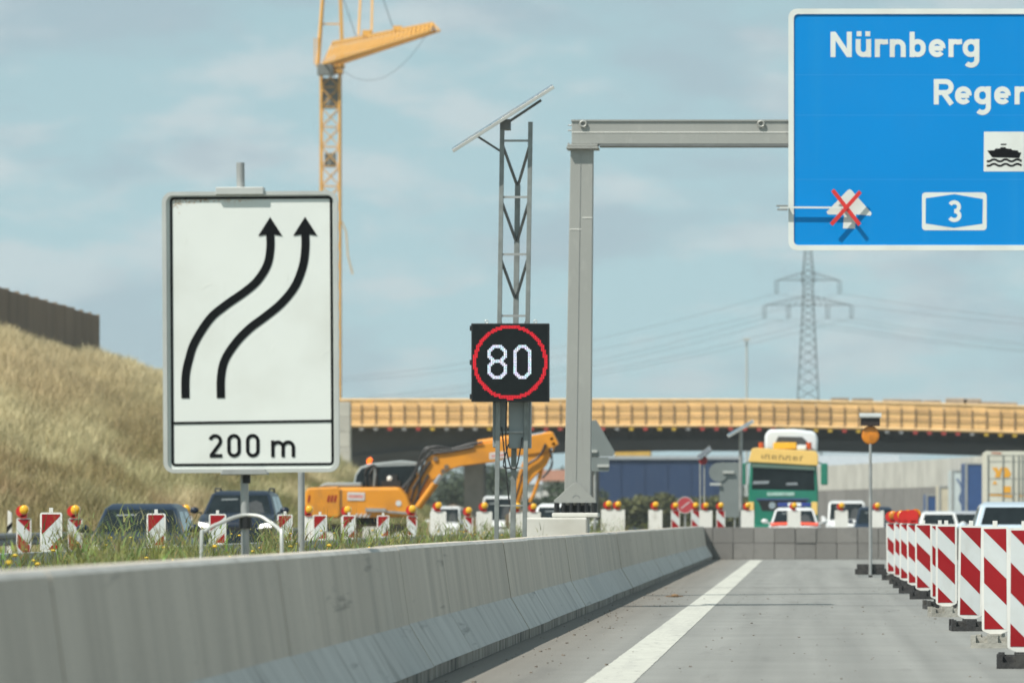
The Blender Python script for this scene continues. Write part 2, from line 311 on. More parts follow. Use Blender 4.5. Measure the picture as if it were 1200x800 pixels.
wear(M['formwork'], (.60,.36,.15), 1.5, (1,1,.4), .56, .7, .5); wear(M['orange'], (.28,.14,.05), 1.2, (1,1,.5), .60, .74, .5)

# ------------------------------------------------------------------ ground and roads
tag(add('ground', MB().box(-2500, 2500, -150, 6000, -.6, -.03), M['ground']), kind='structure')
tag(add('road', MB().box(-3.0, 13, -60, 212, -.1, 0), M['asphalt']), kind='structure')
tag(add('road_crossover', MB().box(-19, 13, 212, 900, -.1, -.004), M['asphalt']), kind='structure')
tag(add('road_opposite', MB().box(-18.6, -9.1, -60, 212, -.1, 0), M['asphalt']), kind='structure')
ys_ = [-60+.35*k for k in range(752)]; la = [-1.65+random.uniform(-.004, .004) for _ in ys_]; lb = [-1.28+random.uniform(-.004, .004) for _ in ys_]
tag(add('road_edge_line', MB().add([(a, y, .004) for a, y in zip(la, ys_)]+[(b, y, .004) for b, y in zip(lb, ys_)], [(k, 752+k, 753+k, k+1) for k in range(751)]), M['paint']), kind='structure')
mbj = MB()
for yy, x0, x1, w in ((96.4, -2.6, 3.2, .10), (121.5, -2.6, 6, .16), (168, -2.8, 8, .25)):
    mbj.add([(x0, yy, .006), (x1, yy-.25, .006), (x1, yy-.25+w, .006), (x0, yy+w, .006)], [(0,1,2,3)])
tag(add('road_joint_strip', mbj, M['crack']), kind='structure')
mb = MB()
for i in range(300):                                   # stones, leaves and grit swept against the barrier
    x = -2.75+abs(random.gauss(0, .45)); y = random.uniform(46, 120); r = random.uniform(.004, .008)*random.choice((1,1,1,1.8))
    if i > 170: x = random.uniform(-1.2, 1.6); r *= .8
    a = random.uniform(0, 3); s = random.uniform(.4, 1)
    mb.obox((x, y, .005+r*.4), (r*2.4, r*2*s, r*.9), Matrix.Rotation(a, 3, 'Z'))
tag(add('road_debris', mb, M['debris']), 'small stones and dry leaves swept along the barrier foot', 'debris', kind='stuff')
tag(add('fallen_leaf_clump', MB().sphere((0,0,.02), .055, 9, 5, (1.3,.8,.55)).sphere((.09,.05,.015), .03, 7, 4, (1.6,1.2,.3)).sphere((-.09,.1,.012), .04, 7, 4, (1.8,.6,.25)), pm('dry_leaf', (.20,.125,.065), .9, var=.4, vs=22), loc=(-2.05, 107, .0)), 'small brown clump lying on the asphalt left of the white line', 'debris')

# ------------------------------------------------------------------ median mound
nx, ny = 12, 120
vs = []; fs = []
for j in range(ny+1):
    for i in range(nx+1):
        u = i/nx; x = -8.5+u*5.0; y = -20+j*225/ny
        vs.append((x, y, -.05+.40*math.sin(math.pi*min(1, max(0, u*1.0)))**.5+.03*math.sin(y*.7+x*2)))
for j in range(ny):
    for i in range(nx): a = j*(nx+1)+i; fs.append((a, a+1, a+nx+2, a+nx+1))
tag(add('median', MB().add(vs, fs), M['soil'], smooth=True), kind='structure')

# ------------------------------------------------------------------ embankment on the left
def sstep(a, b, x): t = np.clip((x-a)/(b-a), 0, 1); return t*t*(3-2*t)
def hill_z(x, y):
    x = np.asarray(x, float); y = np.asarray(y, float)
    h = np.clip((-19.6-x)*.553, 0, None); h = np.minimum(h, 9.75-.0065*np.clip(y-360, 0, None)*1.0)
    h = h*(1-.92*sstep(400, 470, y+(x+30)*.5))*sstep(95, 150, y)
    return h + .12*np.sin(x*.9+y*.13)*np.clip(h, 0, 1) + .10*np.sin(y*.31+x*.4)*np.clip(h, 0, 1) - .02
gx = np.linspace(-95, -18.9, 77); gy = np.linspace(90, 500, 165)
GX, GY = np.meshgrid(gx, gy); GZ = hill_z(GX, GY)
vs = np.stack([GX.ravel(), GY.ravel(), GZ.ravel()], 1).tolist(); w = len(gx)
tag(add('embankment', MB().add(vs, [(j*w+i, j*w+i+1, (j+1)*w+i+1, (j+1)*w+i) for j in range(len(gy)-1) for i in range(w-1)]), M['hill'], smooth=True), kind='structure')

def blades(name, base, hgt, wid, lean, colr, mat, segs=2, bend=.35):
    n = len(base); ang = rng.uniform(0, 2*math.pi, n); side = np.stack([np.cos(ang), np.sin(ang), np.zeros(n)], 1)
    # blades mostly turn their broad side across the road
    dirn = rng.uniform(0, 2*math.pi, n); lv = np.stack([np.cos(dirn), np.sin(dirn), np.zeros(n)], 1)*lean[:, None]*hgt[:, None]
    rows = []
    for k in range(segs+1):
        t = k/segs; c = base + np.array([0, 0, 1])*(hgt*t*(1-.15*bend*t))[:, None] + lv*(t**1.8)
        wd = (wid*(1-t)**.8 if k < segs else wid*.12)[:, None]
        rows += [c-side*wd/2, c+side*wd/2]
    V = np.stack(rows, 1).reshape(-1, 3); per = 2*(segs+1)
    idx = np.arange(n)[:, None]*per; Q = np.concatenate([idx+np.array([2*k, 2*k+1, 2*k+3, 2*k+2]) for k in range(segs)], 0)
    me = bpy.data.meshes.new(name); me.vertices.add(len(V)); me.vertices.foreach_set('co', V.ravel())
    me.loops.add(Q.size); me.loops.foreach_set('vertex_index', Q.ravel().astype(np.int32)); me.polygons.add(len(Q)); me.polygons.foreach_set('loop_start', np.arange(0, Q.size, 4, dtype=np.int32))
    me.update(); at = me.attributes.new('tint', 'FLOAT_COLOR', 'POINT'); C = np.concatenate([np.repeat(colr, per, 0), np.ones((n*per, 1))], 1); at.data.foreach_set('color', C.ravel())
    me.materials.append(mat); o = bpy.data.objects.new(name, me); col.objects.link(o); return o
_vn = np.random.default_rng(3).random((256, 256))
def vnoise(u, v):
    iu, iv = np.floor(u).astype(int), np.floor(v).astype(int); fu, fv = u-iu, v-iv; fu = fu*fu*(3-2*fu); fv = fv*fv*(3-2*fv); g = lambda a, b: _vn[a % 256, b % 256]
    return (g(iu, iv)*(1-fu)+g(iu+1, iv)*fu)*(1-fv)+(g(iu, iv+1)*(1-fu)+g(iu+1, iv+1)*fu)*fv
def patch(x, y, f, ph=0):                            # value noise, clumps a little longer along the road
    u, v = x*f*.55+ph*17.3, y*f*.05+ph*9.1
    return np.clip(.5+1.15*(vnoise(u, v)*.6+vnoise(u*2.1+5, v*2.1)*.28+vnoise(u*4.3, v*4.3+8)*.12-.5), 0, 1)
n = 210000
yy = rng.uniform(150, 470, n); xx = -19.6-rng.uniform(0, 1, n)*19.5
hz = hill_z(xx, yy); pt = patch(xx, yy, .55)*.6+patch(xx, yy, 1.7, 2)*.4
gr = np.clip(1.35-.15*hz+(yy-330)/240, 0, 1)*np.clip((pt-.28)*5, 0, 1)*rng.uniform(.55, 1, n)     # greener toward the foot
straw = np.array([.70,.62,.385]); brown = np.array([.36,.25,.14]); grn = np.array([.145,.18,.06])
C = straw[None]*(1-pt[:, None]*.35)+brown[None]*(pt[:, None]*.35)
bw_ = np.clip((patch(xx, yy, .45, 5)*.6+patch(xx, yy, 1.3, 4)*.4-.42)*5, 0, 1)*np.clip(1.7-hz/6, 0, 1)*.95; C = C*(1-bw_[:, None])+brown*bw_[:, None]
C = C*(1-gr[:, None])+grn*gr[:, None]; C *= (rng.uniform(.85, 1.15, n)*(.66+.40*patch(xx, yy, 1.6, 7)+.28*patch(xx, yy, 5.0, 2)))[:, None]
hg = rng.uniform(.25, .62, n)*(.75+.5*patch(xx, yy, 2.3, 1)); hg[rng.random(n) < .04] *= 1.35
tag(blades('dry_grass', np.stack([xx, yy, hz-.03], 1), hg, rng.uniform(.025, .055, n), rng.uniform(.1, .95, n), C, M['blade']), 'tall dry straw-coloured grass covering the embankment', 'grass', kind='stuff')

# weeds in the median strip
n = 110000
yy = 30+rng.uniform(0, 1, n)**1.35*172; xx = rng.uniform(-8.2, -3.75, n)
cl = vnoise(xx*.5+7, yy*.22)*.55+vnoise(xx*1.4+3, yy*.7)*.45
px = VX+F*xx/yy
dens = np.where((px > 330) & (px < 400), .75, 1)*np.where(px < 40, .7, 1)
hg = (.22+.62*cl**1.7)*rng.uniform(.5, 1.25, n)*dens*np.where((px > 740) & (px < 815), 1.25, 1)
hg = np.where((yy > 104) & (yy < 113) & (xx < -3.5), hg*.8, hg)
C = np.array([.20,.225,.05])[None]*rng.uniform(.7, 1.3, n)[:, None]
dry = rng.random(n) < .22; C[dry] = np.array([.45,.37,.18])*rng.uniform(.7, 1.2, dry.sum())[:, None]
zb = .02+.33*np.sin(np.pi*np.clip((xx+8.5)/5, 0.02, .98))**.5
tag(blades('median_weeds', np.stack([xx, yy, zb-.03], 1), hg, rng.uniform(.006, .016, n), rng.uniform(.1, .6, n), C, M['blade'], segs=3), 'green grass and weeds growing between the two barriers', 'grass', kind='stuff')
# leafy stalks with small side twigs, and yellow flowers
P = []; H = []; CC = []; W_ = []; LN = []
for i in range(800):
    y = 34+random.random()**1.3*150; x = random.uniform(-7.8, -3.9); h = random.uniform(.6, 1.0)*random.choice((1,1,1,1.14)); k = random.randint(9, 18)
    z0 = .02+.33*math.sin(math.pi*(x+8.5)/5)**.5
    for j in range(k):
        t = random.uniform(.25, 1); P.append((x+random.gauss(0, .035)*t, y+random.gauss(0, .035)*t, z0+h*t*.82)); H.append(random.uniform(.07, .2)*(1.15-t*.4)); LN.append(random.uniform(.4, 1.3)); W_.append(random.uniform(.008, .022)); CC.append([c*random.uniform(.7, 1.3) for c in (.22,.25,.08)])
    P.append((x, y, z0)); H.append(h); LN.append(.08); W_.append(.012); CC.append([.14,.15,.05])
for i in range(520):
    pxq = random.choice([random.uniform(75, 240), random.uniform(75, 240), random.uniform(300, 345), random.uniform(395, 560), random.uniform(620, 760)]); x = random.uniform(-6.8, -3.9); y = -x*F/(944-pxq)
    if y < 34 or y > 190: continue
    z0 = .02+.33*math.sin(math.pi*(x+8.5)/5)**.5; h = random.uniform(.66, 1.04)
    P.append((x, y, z0)); H.append(h); LN.append(random.uniform(.05, .35)); W_.append(.012); CC.append([.20,.215,.075])
    for j in range(random.randint(4, 9)): tt = random.uniform(.45, 1); P.append((x+random.gauss(0, .05), y+random.gauss(0, .05), z0+h*tt*.9)); H.append(random.uniform(.05, .13)); LN.append(random.uniform(.4, 1.4)); W_.append(random.uniform(.008, .016)); CC.append([c*random.uniform(.8, 1.3) for c in (.24,.25,.10)])
tag(blades('leafy_stalks', np.array(P), np.array(H), np.array(W_), np.array(LN), np.array(CC), M['blade'], segs=3), 'taller leafy weed stalks rising above the median grass', 'weeds', kind='stuff')
mb = MB()
for i in range(70):
    y = 36+random.random()**1.4*110; x = random.uniform(-7.5, -3.9); z = random.uniform(.82, 1.06)
    mb.sphere((x, y, z), random.uniform(.012, .024), 6, 4, (1, 1, .6))
tag(add('yellow_flowers', mb, pm('petal_yellow', (.7,.45,.02), .6, var=.15)), 'small yellow flowers dotted through the median weeds', 'flowers', kind='stuff')

# ------------------------------------------------------------------ concrete barrier along the lane
root = thing('concrete_barrier_wall', (0, 0, 0), 'long grey concrete barrier wall along the left of the lane', 'barrier')
prof = [(-2.83,.0),(-2.83,.1),(-3.02,.42),(-3.10,.985),(-3.125,1.01),(-3.285,1.01),(-3.31,.985),(-3.36,.36),(-3.41,.08),(-3.41,0)]
top = MB().prism([p for p in prof if p[1] > .05 or p[0] < -3.4], 0.006, 5.994); top_p = [(-2.83,.1)]+prof[2:8]+[(-3.41,.1)]
seg_m = MB().prism(top_p, .003, 5.997); foot_m = MB().prism([(-2.834,0),(-2.834,.0995),(-3.4,.0995),(-3.4,0)], .004, 5.996)
y0 = 16.0; first = None
toe = pm('barrier_toe_skylit', (.52,.51,.475), .8, var=.10, vs=1.6, stretch=(1,1,.1), dirt=(.36,.355,.33), dirt_amt=.5, dirt_scale=2.4, rnd=.05)  # paler, cooler than the upper face: skylight on the slope painted into the colour
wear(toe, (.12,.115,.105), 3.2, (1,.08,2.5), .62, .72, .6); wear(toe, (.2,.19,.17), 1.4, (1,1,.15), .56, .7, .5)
for k in range(32):
    if first is None:
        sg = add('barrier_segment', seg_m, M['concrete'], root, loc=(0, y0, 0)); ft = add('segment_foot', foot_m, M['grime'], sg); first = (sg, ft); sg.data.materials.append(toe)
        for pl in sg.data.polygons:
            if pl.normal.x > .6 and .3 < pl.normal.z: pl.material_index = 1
    else:
        sg = first[0].copy(); col.objects.link(sg); sg.parent = root; sg.location = (random.uniform(-.006, .006), y0+6*k, random.uniform(-.004, .004))
        ft = first[1].copy(); col.objects.link(ft); ft.parent = sg
# barrier across the end of the lane: stacked blocks
root = thing('cross_barrier', (0, 207.5, 0), 'dark grey block barrier standing across the far end of the lane', 'barrier')
blk = None; s = F/207.5
add('gap_backing', MB().box(-3.42, 7.2, .06, .45, 0, .94), pm('gap_backing_dark', (.13,.127,.12), .9), root)  # added dark backing, stops light from beyond showing through the gaps between blocks
for r_ in range(2):
    for k in range(17):
        x = -3.45+k*.63
        loc = (x+random.uniform(-.006, .006), random.uniform(-.015, .015), r_*.49)
        if blk is None: blk = add('block', MB().box(0, .617, 0, .5, 0.004, .483), M['concrete_dark'], root, loc=loc, bevel=.012)
        else: b = blk.copy(); col.objects.link(b); b.parent = root; b.location = loc
# barrier on the other side of the median with small boards on top
root = thing('median_barrier', (0, 0, 0), 'pale grey steel barrier on the far side of the grassy median', 'barrier')
sg = None
for k in range(24):
    loc = (0, 58+6*k, 0)
    if sg is None: sg = add('barrier_segment', MB().prism([(-8.62,0),(-8.70,.2),(-8.8,.3),(-8.82,.84),(-8.98,.84),(-9.0,.3),(-9.1,.2),(-9.18,0)], .01, 5.99), M['galv'], root, loc=loc, bevel=.015)
    else: q = sg.copy(); col.objects.link(q); q.parent = root; q.location = loc

# steel guard rail at the foot of the embankment
root = thing('guard_rail', (-17.9, 0, 0), 'dark steel guard rail in front of the grassy embankment', 'guard rail')
rail = [(0,.62),(.05,.66),(.05,.72),(.0,.76),(.05,.80),(.05,.87),(0,.91),(-.02,.91),(.02,.85),(.02,.82),(-.03,.76),(.02,.70),(.02,.68),(-.02,.62)]
for k in range(9): add('rail', MB().prism(rail, 100+k*16+.02, 116+k*16-.02), M['galv_dark'], root)
pm0 = MB().box(-.16, -.04, -.05, .05, 0, .88); p0 = None
for k in range(36):
    if p0 is None: p0 = add('post', pm0, M['galv_dark'], root, loc=(0, 102, 0))
    else: q = p0.copy(); col.objects.link(q); q.parent = root; q.location = (0, 102+4*k, 0)
t = thing('delineator_post', (X(11, 52), F/52, 0), 'white roadside post with a black band left of the beacons', 'post')
add('shaft', MB().prism([(-.06,0),(.06,0),(.05,1.36),(-.04,1.42)], 0, .1), M['plastic_white'], t, bevel=.01); add('band', MB().prism([(-.062,.9),(.06,1.06),(.06,1.16),(-.062,1.05)], -.004, .104), M['signblack'], t)

# ------------------------------------------------------------------ noise wall on the embankment
root = thing('noise_wall', (-38.8, 0, 0), 'dark brown wooden noise wall on top of the embankment', 'wall')
pn = None; ps = None
for k in range(21):
    y = 374-4.25*(k+1)
    if pn is None:
        pn = add('panel', MB().box(-.06, .06, .08, 4.17, 8.7, 12.35), M['wallwood'], root, loc=(0, y, 0))
        mbr = MB()
        for q in range(16): mbr.box(.061, .10, .12+q*.255, .30+q*.255, 8.75, 12.3)
        rb = add('batten', mbr, M['wallwood'], pn); ps = add('post', MB().box(-.1, .12, -.08, .08, 8.5, 12.42), M['wallwood'], root, loc=(0, y+4.25, 0))
    else:
        q = pn.copy(); col.objects.link(q); q.parent = root; q.location = (0, y, random.uniform(-.03, .03))
        r2 = rb.copy(); col.objects.link(r2); r2.parent = q
        q = ps.copy(); col.objects.link(q); q.parent = root; q.location = (0, y+4.25, 0)

# ------------------------------------------------------------------ lettering (DIN-like strokes, cap height 1)
def glyph(ch, W, k):
    a, b, h = k, W-k, .71; m = W/2; r = W/2-k; S = []
    stad = lambda z0, z1: arc(m, z1-r, r, r, 0, 180) + arc(m, z0+r, r, r, 180, 360)
    if ch == 'N': S = [[(a,0),(a,1)], [(b,0),(b,1)], [(a+.02,.94),(b-.02,.06)]]
    elif ch in 'ün' or ch == 'u':
        if ch == 'n': S = [[(a,0),(a,h)], arc(m, h-k-r, r, r, 175, 0)+[(b,0)]]
        else:
            S = [[(a,h)]+arc(m, k+r, r, r, 180, 355), [(b,0),(b,h)]]
            if ch == 'ü': S += [[(a+.0-.06,.92),(a+.13,.92)], [(b-.13,.92),(b+.06,.92)]]
    elif ch == 'r': S = [[(a,0),(a,h)], arc(a+r, h-k-r, r, r, 175, 62)+[(W, h-k+.0)]]
    elif ch == 'b': S = [[(a,0),(a,1)], ('c', stad(k, h-k))]
    elif ch == 'e': S = [[(a,h*.49),(b,h*.49)], [(b,h*.49),(b,h-k-r)]+arc(m, h-k-r, r, r, 5, 180)+arc(m, k+r, r, r, 180, 322)]
    elif ch == 'g': S = [('c', stad(k, h-k)), [(b,h),(b,-.08)]+arc(m, -.10, r, r*.95, -5, -140)]
    elif ch == 's':
        q = (h-2*k)/4; S = [arc(m, h-k-q, r, q, 30, 180)+arc(m, h-k-q, r, q, 185, 270, 5)+arc(m, k+q, r, q, 90, 0, 5)+arc(m, k+q, r, q, -5, -150)]
    elif ch == 'R':
        q = (1-2*k)*.27; S = [[(a,0),(a,1)], [(a,1-k),(b-q,1-k)]+arc(b-q, 1-k-q, q, q, 88, -88)+[(a,1-k-2*q)], [(m-.02,1-k-2*q),(b+.02,0)]]
    elif ch == '0': S = [('c', stad(k, 1-k))]
    elif ch == '2': S = [arc(m, 1-k-r, r, r, 165, -32)+[(a+.03,k+.0)], [(a-.02,k),(W,k)]]
    elif ch == 'm':
        r = (W/2-k)/2; S = [[(a,0),(a,h)], arc(a+r, h-k-r, r, r, 175, 0)+[(W/2,0)], arc(W/2+r, h-k-r, r, r, 175, 0)+[(b,0)]]
    elif ch == '3':
        q = (1-2*k)/4; S = [arc(m, 1-k-q, r*.92, q, 150, -90), arc(m, k+q, r, q, 90, -150)]
    return S
def word(mb, items, H, zb, k, y):                  # items: (char, left x, width) in metres, H cap height, zb baseline
    i = 0
    for ch, x0, w in items:
        for st in glyph(ch, w/H, k):
            closed = isinstance(st[0], str); pts = st[1] if closed else st
            mb.stroke([(x0+p[0]*H, zb+p[1]*H) for p in pts], 2*k*H, y-.00012*i, closed); i += 1
    return mb

# ------------------------------------------------------------------ lane shift sign "200 m"
s = 165.0; sx = X(288, s)
t = thing('lane_shift_sign', (sx, Y(s), 0), 'white sign with two curved black arrows and 200 m', 'traffic sign')
t.rotation_euler = (0, R(-.35), 0)
lx = lambda px: X(px, s)-sx
lz = lambda py: Z(py, s)
panel = add('panel', MB().prism(rrect(lx(196), lx(397), lz(551), lz(227), .06), -.002, .02), M['signwhite'], t)
fr = MB(); o_ = rrect(lx(193.5), lx(399.5), lz(553.5), lz(224.5), .075, 6); i_ = rrect(lx(198.5), lx(394.5), lz(549), lz(229), .05, 6); nn = len(o_)
vs = [(x, -.028, z) for x, z in o_]+[(x, -.028, z) for x, z in i_]+[(x, .03, z) for x, z in o_]+[(x, -.0025, z) for x, z in i_]
fs = []
for i in range(nn):
    j = (i+1) % nn; fs += [(i, j, nn+j, nn+i)[::-1], (i, j, 2*nn+j, 2*nn+i), (nn+i, nn+j, 3*nn+j, 3*nn+i)[::-1]]
add('edge_frame', MB().add(vs, fs), M['alu'], t)
bd = MB(); y_ = -.006
bd.stroke(rrect(lx(204), lx(391.5), lz(544), lz(232), .02, 4), .018, y_, True); bd.stroke([(lx(204), lz(495)), (lx(391.5), lz(493.5))], .017, y_-.001)
add('border_line', bd, M['signblack'], panel)
A1 = [(219.5,466),(219.8,440),(224,420),(231,400),(248.8,373),(267.8,357),(291.6,340.5),(305.8,327.5),(316.5,309.7),(320,291),(320,274)]
A2 = [(261,466),(261.2,442),(266,421),(280,400),(296,384),(313,371.4),(332,356),(348.5,335.8),(358,312),(361,291),(361,274)]
for A in (A1, A2):
    ar = MB(); pts = [(lx(a), lz(b)) for a, b in catmull(A, 5)]
    ar.stroke(pts, .058, y_); hx = A[-1][0]
    ar.flat([(lx(hx), lz(254.5)), (lx(hx-14.3), lz(276.8)), (lx(hx-4), lz(275)), (lx(hx), lz(274.5)), (lx(hx+4), lz(275)), (lx(hx+14.3), lz(276.8))], y_-.001)
    add('arrow', ar, M['signblack'], panel)
H = 27.4/s; tx = MB()
word(tx, [('2', lx(246), 16.2/s), ('0', lx(268), 16/s), ('0', lx(290), 16/s), ('m', lx(319.5), 28/s)], H, lz(535.5), .073, y_)
add('lettering', tx, M['signblack'], panel)
# wear on the printed face: rust along the top edge, faint scratches
rust = MB()
for i in range(240):
    x = lx(random.choice([random.uniform(203, 250), random.uniform(203, 300), random.uniform(203, 216)])); z = lz(232.5+abs(random.gauss(0, 5 if x < lx(216) else 3))); q = random.uniform(.001, .004); rust.flat([(x-q, z-q*.8), (x+q, z-q), (x+q*.6, z+q), (x-q, z+q*.7)], -.0042)
add('rust_speckle', rust, pm('rust', (.45,.28,.14), .9, var=.3), panel)['kind'] = 'stuff'
scr = MB()
for i in range(9):
    x = lx(random.uniform(212, 385)); z = lz(random.uniform(260, 480)); a = random.uniform(0, 3.1); l_ = random.uniform(.02, .10)
    scr.stroke([(x, z), (x+l_*.5*math.cos(a), z+l_*.5*math.sin(a)+.004), (x+l_*math.cos(a), z+l_*math.sin(a))], .0025, -.0046-.0001*i)
add('scratch_mark', scr, pm('scratch', (.80,.81,.77), .6, var=.1), panel)['kind'] = 'stuff'
add('post', MB().tube((lx(288.5), .075, 0.0), (lx(284.5), .075, lz(190)), .029, 12), M['galv'], t, smooth=True)
add('top_clamp', MB().box(lx(257), lx(313), -.05, .12, lz(228.5), lz(219.5)), M['alu'], t, bevel=.006)
add('bottom_clamp', MB().prism([(lx(260), lz(556)), (lx(316), lz(556)), (lx(313), lz(549)), (lx(263), lz(549))], -.05, .12), M['galv'], t, bevel=.006)
add('post_sleeve', MB().tube((lx(288.5), .075, lz(566)), (lx(288.5), .075, lz(556)), .034, 12), M['black'], t, smooth=True)
sp = catmull([(lx(239), -.25, 0), (lx(240), -.2, lz(640)), (lx(243.5), -.16, lz(622)), (lx(264), -.08, lz(611)), (lx(283), .02, lz(604)), (lx(304), .02, lz(604.5)), (lx(318), -.02, lz(612)), (lx(331), -.1, lz(622.5)), (lx(333.5), -.18, lz(640)), (lx(334), -.22, 0)], 5)
add('support_frame', MB().path(sp, .014, 8), M['alu'], t, smooth=True)
add('band_clamp', MB().tube((lx(288), .06, lz(619)), (lx(288), .06, lz(604)), .045, 10), M['black'], t)
t2 = thing('bare_post', (X(353, 128), Y(128), 0), 'bare galvanised post standing in the weeds behind the arrow sign', 'post')
add('tube', MB().tube((0,0,0), (0,0,Z(470,128)), .031, 12), M['galv'], t2, smooth=True); add('cap', MB().tube((0,0,Z(470,128)), (0,0,Z(470,128)+.02), .034, 12), M['black'], t2)

# ------------------------------------------------------------------ variable speed sign on its mast
s = 85.0; sx = X(600, s); Yl = Y(s)
lx = lambda px: X(px, s)-sx
t = thing('speed_display_trailer', (sx, Yl, 0), 'lattice mast with solar panel and black LED display showing 80', 'traffic sign')
tilt = lambda z: .017*(z-1)                          # the mast leans a little to the right
xl, xr, xb = lx(580.5), lx(613.5), lx(598.5)
zt = Z(143, s)
def leg(x, y, z1, w): return MB().bar((x, y, 0), (x+tilt(z1), y, z1), w)
add('mast_leg', leg(xl, 0, zt, .062), M['mast'], t, bevel=.006); add('mast_leg', leg(xr, 0, zt, .062), M['mast'], t, bevel=.006); add('mast_leg', leg(xb, .34, Z(215, s), .075), M['mast'], t, bevel=.006)
zs = [Z(q, s) for q in (592, 548, 506, 432, 370, 298, 231, 165)]
for k, z in enumerate(zs):
    dx = tilt(z); w = .024 if z < 2.6 else .03
    add('cross_bar', MB().bar((xl+dx, 0, z), (xr+dx, 0, z), w), M['galv'], t)
    if k >= 3:
        z2 = z-(.62 if k > 3 else .5); d2 = tilt(z2)
        add('brace', MB().bar((xl+dx, .01, z-.04), (xb+d2, .33, z2), .03), M['galv_dark'], t); add('brace', MB().bar((xr+dx, .01, z-.04), (xb+d2, .33, z2), .03), M['galv_dark'], t)
# solar panel seen nearly edge on
sol = bpy.data.objects.new('solar_panel', None)
L_ = 140/s; a = math.atan2(75, 118); rt = Matrix.Rotation(-a, 3, 'Y') @ Matrix.Rotation(R(5.5), 3, 'X')
cpos = Vector((lx(589), .15, Z(138, s)))
sp_ = add('solar_panel', MB().obox((0,0,0), (L_, 1.0, .045), rt), M['alu'], t, loc=cpos, bevel=.004)
ce = MB()
for i in range(6):
    for j in range(4):
        ce.obox(rt @ Vector((-L_/2+L_*(i+.5)/6, -.48+.96*(j+.5)/4, .024)), (L_/6-.003, .237, .006), rt)
add('solar_cell', ce, M['solar'], sp_)
add('panel_strut', MB().bar((lx(560), .1, Z(160, s)), (lx(588), .1, Z(178, s)), .03), M['galv_dark'], t)
add('panel_strut', MB().bar((lx(595), .1, Z(143, s)), (lx(634), .1, Z(117, s)), .035), M['galv_dark'], t)
add('panel_bracket', MB().box(lx(586), lx(598), -.05, .25, Z(152, s), Z(140, s)), M['galv_dark'], t)
# LED display
x0, x1, z0, z1 = lx(553.5), lx(644.5), Z(471, s), Z(379.5, s)
disp = add('display_case', MB().box(x0, x1, -.30, -.10, z0, z1), M['black'], t, bevel=.006)
add('display_face', MB().box(x0+.02, x1-.02, -.304, -.298, z0+.02, z1-.02), M['ledblack'], disp)
for zq in (Z(385, s), Z(425, s), Z(465, s)): add('hinge', MB().box(x0-.022, x0-.002, -.28, -.2, zq-.035, zq+.035), M['black'], disp)
for xq in (lx(571), lx(628)): add('lifting_eye', MB().path([(xq+.022*math.cos(q/10*2*math.pi), -.2, z1+.025+.022*math.sin(q/10*2*math.pi)) for q in range(11)], .007, 6), M['alu'], disp)
NP = 48; pit = (x1-x0)/NP; cx, cz = (NP-1)/2, (NP-1)/2+.3
def led(mb, i, j):
    x = x0+(i+.5)*pit; z = z0+(j+.5)*pit; q = pit*.39; mb.flat([(x-q, z-q), (x+q, z-q), (x+q, z+q), (x-q, z+q)], -.3065)
ring = MB()
for i in range(NP):
    for j in range(NP):
        d = math.hypot(i-cx, j-cz)
        if 20.7 < d < 22.9: led(ring, i, j)
add('red_ring', ring, M['ledred'], disp)['kind'] = 'stuff'
dig = MB(); cols = []
def loop(i, j, w, h, c=3, th=2):
    def ins(i, j, x0, z0, x1, z1, c): return x0 <= i <= x1 and z0 <= j <= z1 and (i-x0)+(j-z0) >= c and (x1-i)+(j-z0) >= c and (i-x0)+(z1-j) >= c and (x1-i)+(z1-j) >= c
    return ins(i, j, 0, 0, w-1, h-1, c) and not ins(i, j, th, th, w-1-th, h-1-th, c-1)
for i in range(12):
    for j in range(21):
        for hit, ox in ((loop(i, j, 12, 12) or loop(i, j-10, 12, 11), 10), (loop(i, j, 11, 21, 3), 26)):
            if hit:
                led(dig, ox+i, 14+j); c = random.choice([(.55,.75,1),(.75,.65,1),(.5,.9,.95),(.85,.85,.95),(.6,.7,.95)]); cols += [(*c, 1)]*4
dg = add('white_digits', dig, M['ledwhite'], disp); dg['kind'] = 'stuff'
at = dg.data.attributes.new('tint', 'FLOAT_COLOR', 'POINT'); at.data.foreach_set('color', np.array(cols).ravel())
# control cabinets and cables under the display
add('control_cabinet', MB().box(lx(596), lx(622), .02, .3, Z(525, s), Z(466, s)), M['grey'], t, bevel=.01)
add('control_cabinet', MB().box(lx(585), lx(593), .06, .3, Z(508, s), Z(466, s)), M['grey'], t, bevel=.01)
add('control_cabinet', MB().box(lx(577), lx(581), .1, .3, Z(524, s), Z(466, s)), M['grey'], t, bevel=.01)
for a, b, c in (((594,470),(593,520),(599,550)), ((596,520),(590,545),(600,548)), ((612,512),(606,545),(600,549)), ((588,500),(592,540),(597,590))):
    add('cable', MB().path([(lx(p[0]), -.02, Z(p[1], s)) for p in catmull([a, b, c], 6)], .011, 6), M['hose'], t)
add('trailer_base', MB().box(xl-.5, xr+.5, -.3, .9, .28, .45).box(xl-.7, xr+.7, .1, .2, .0, .28), M['galv'], t, bevel=.01)

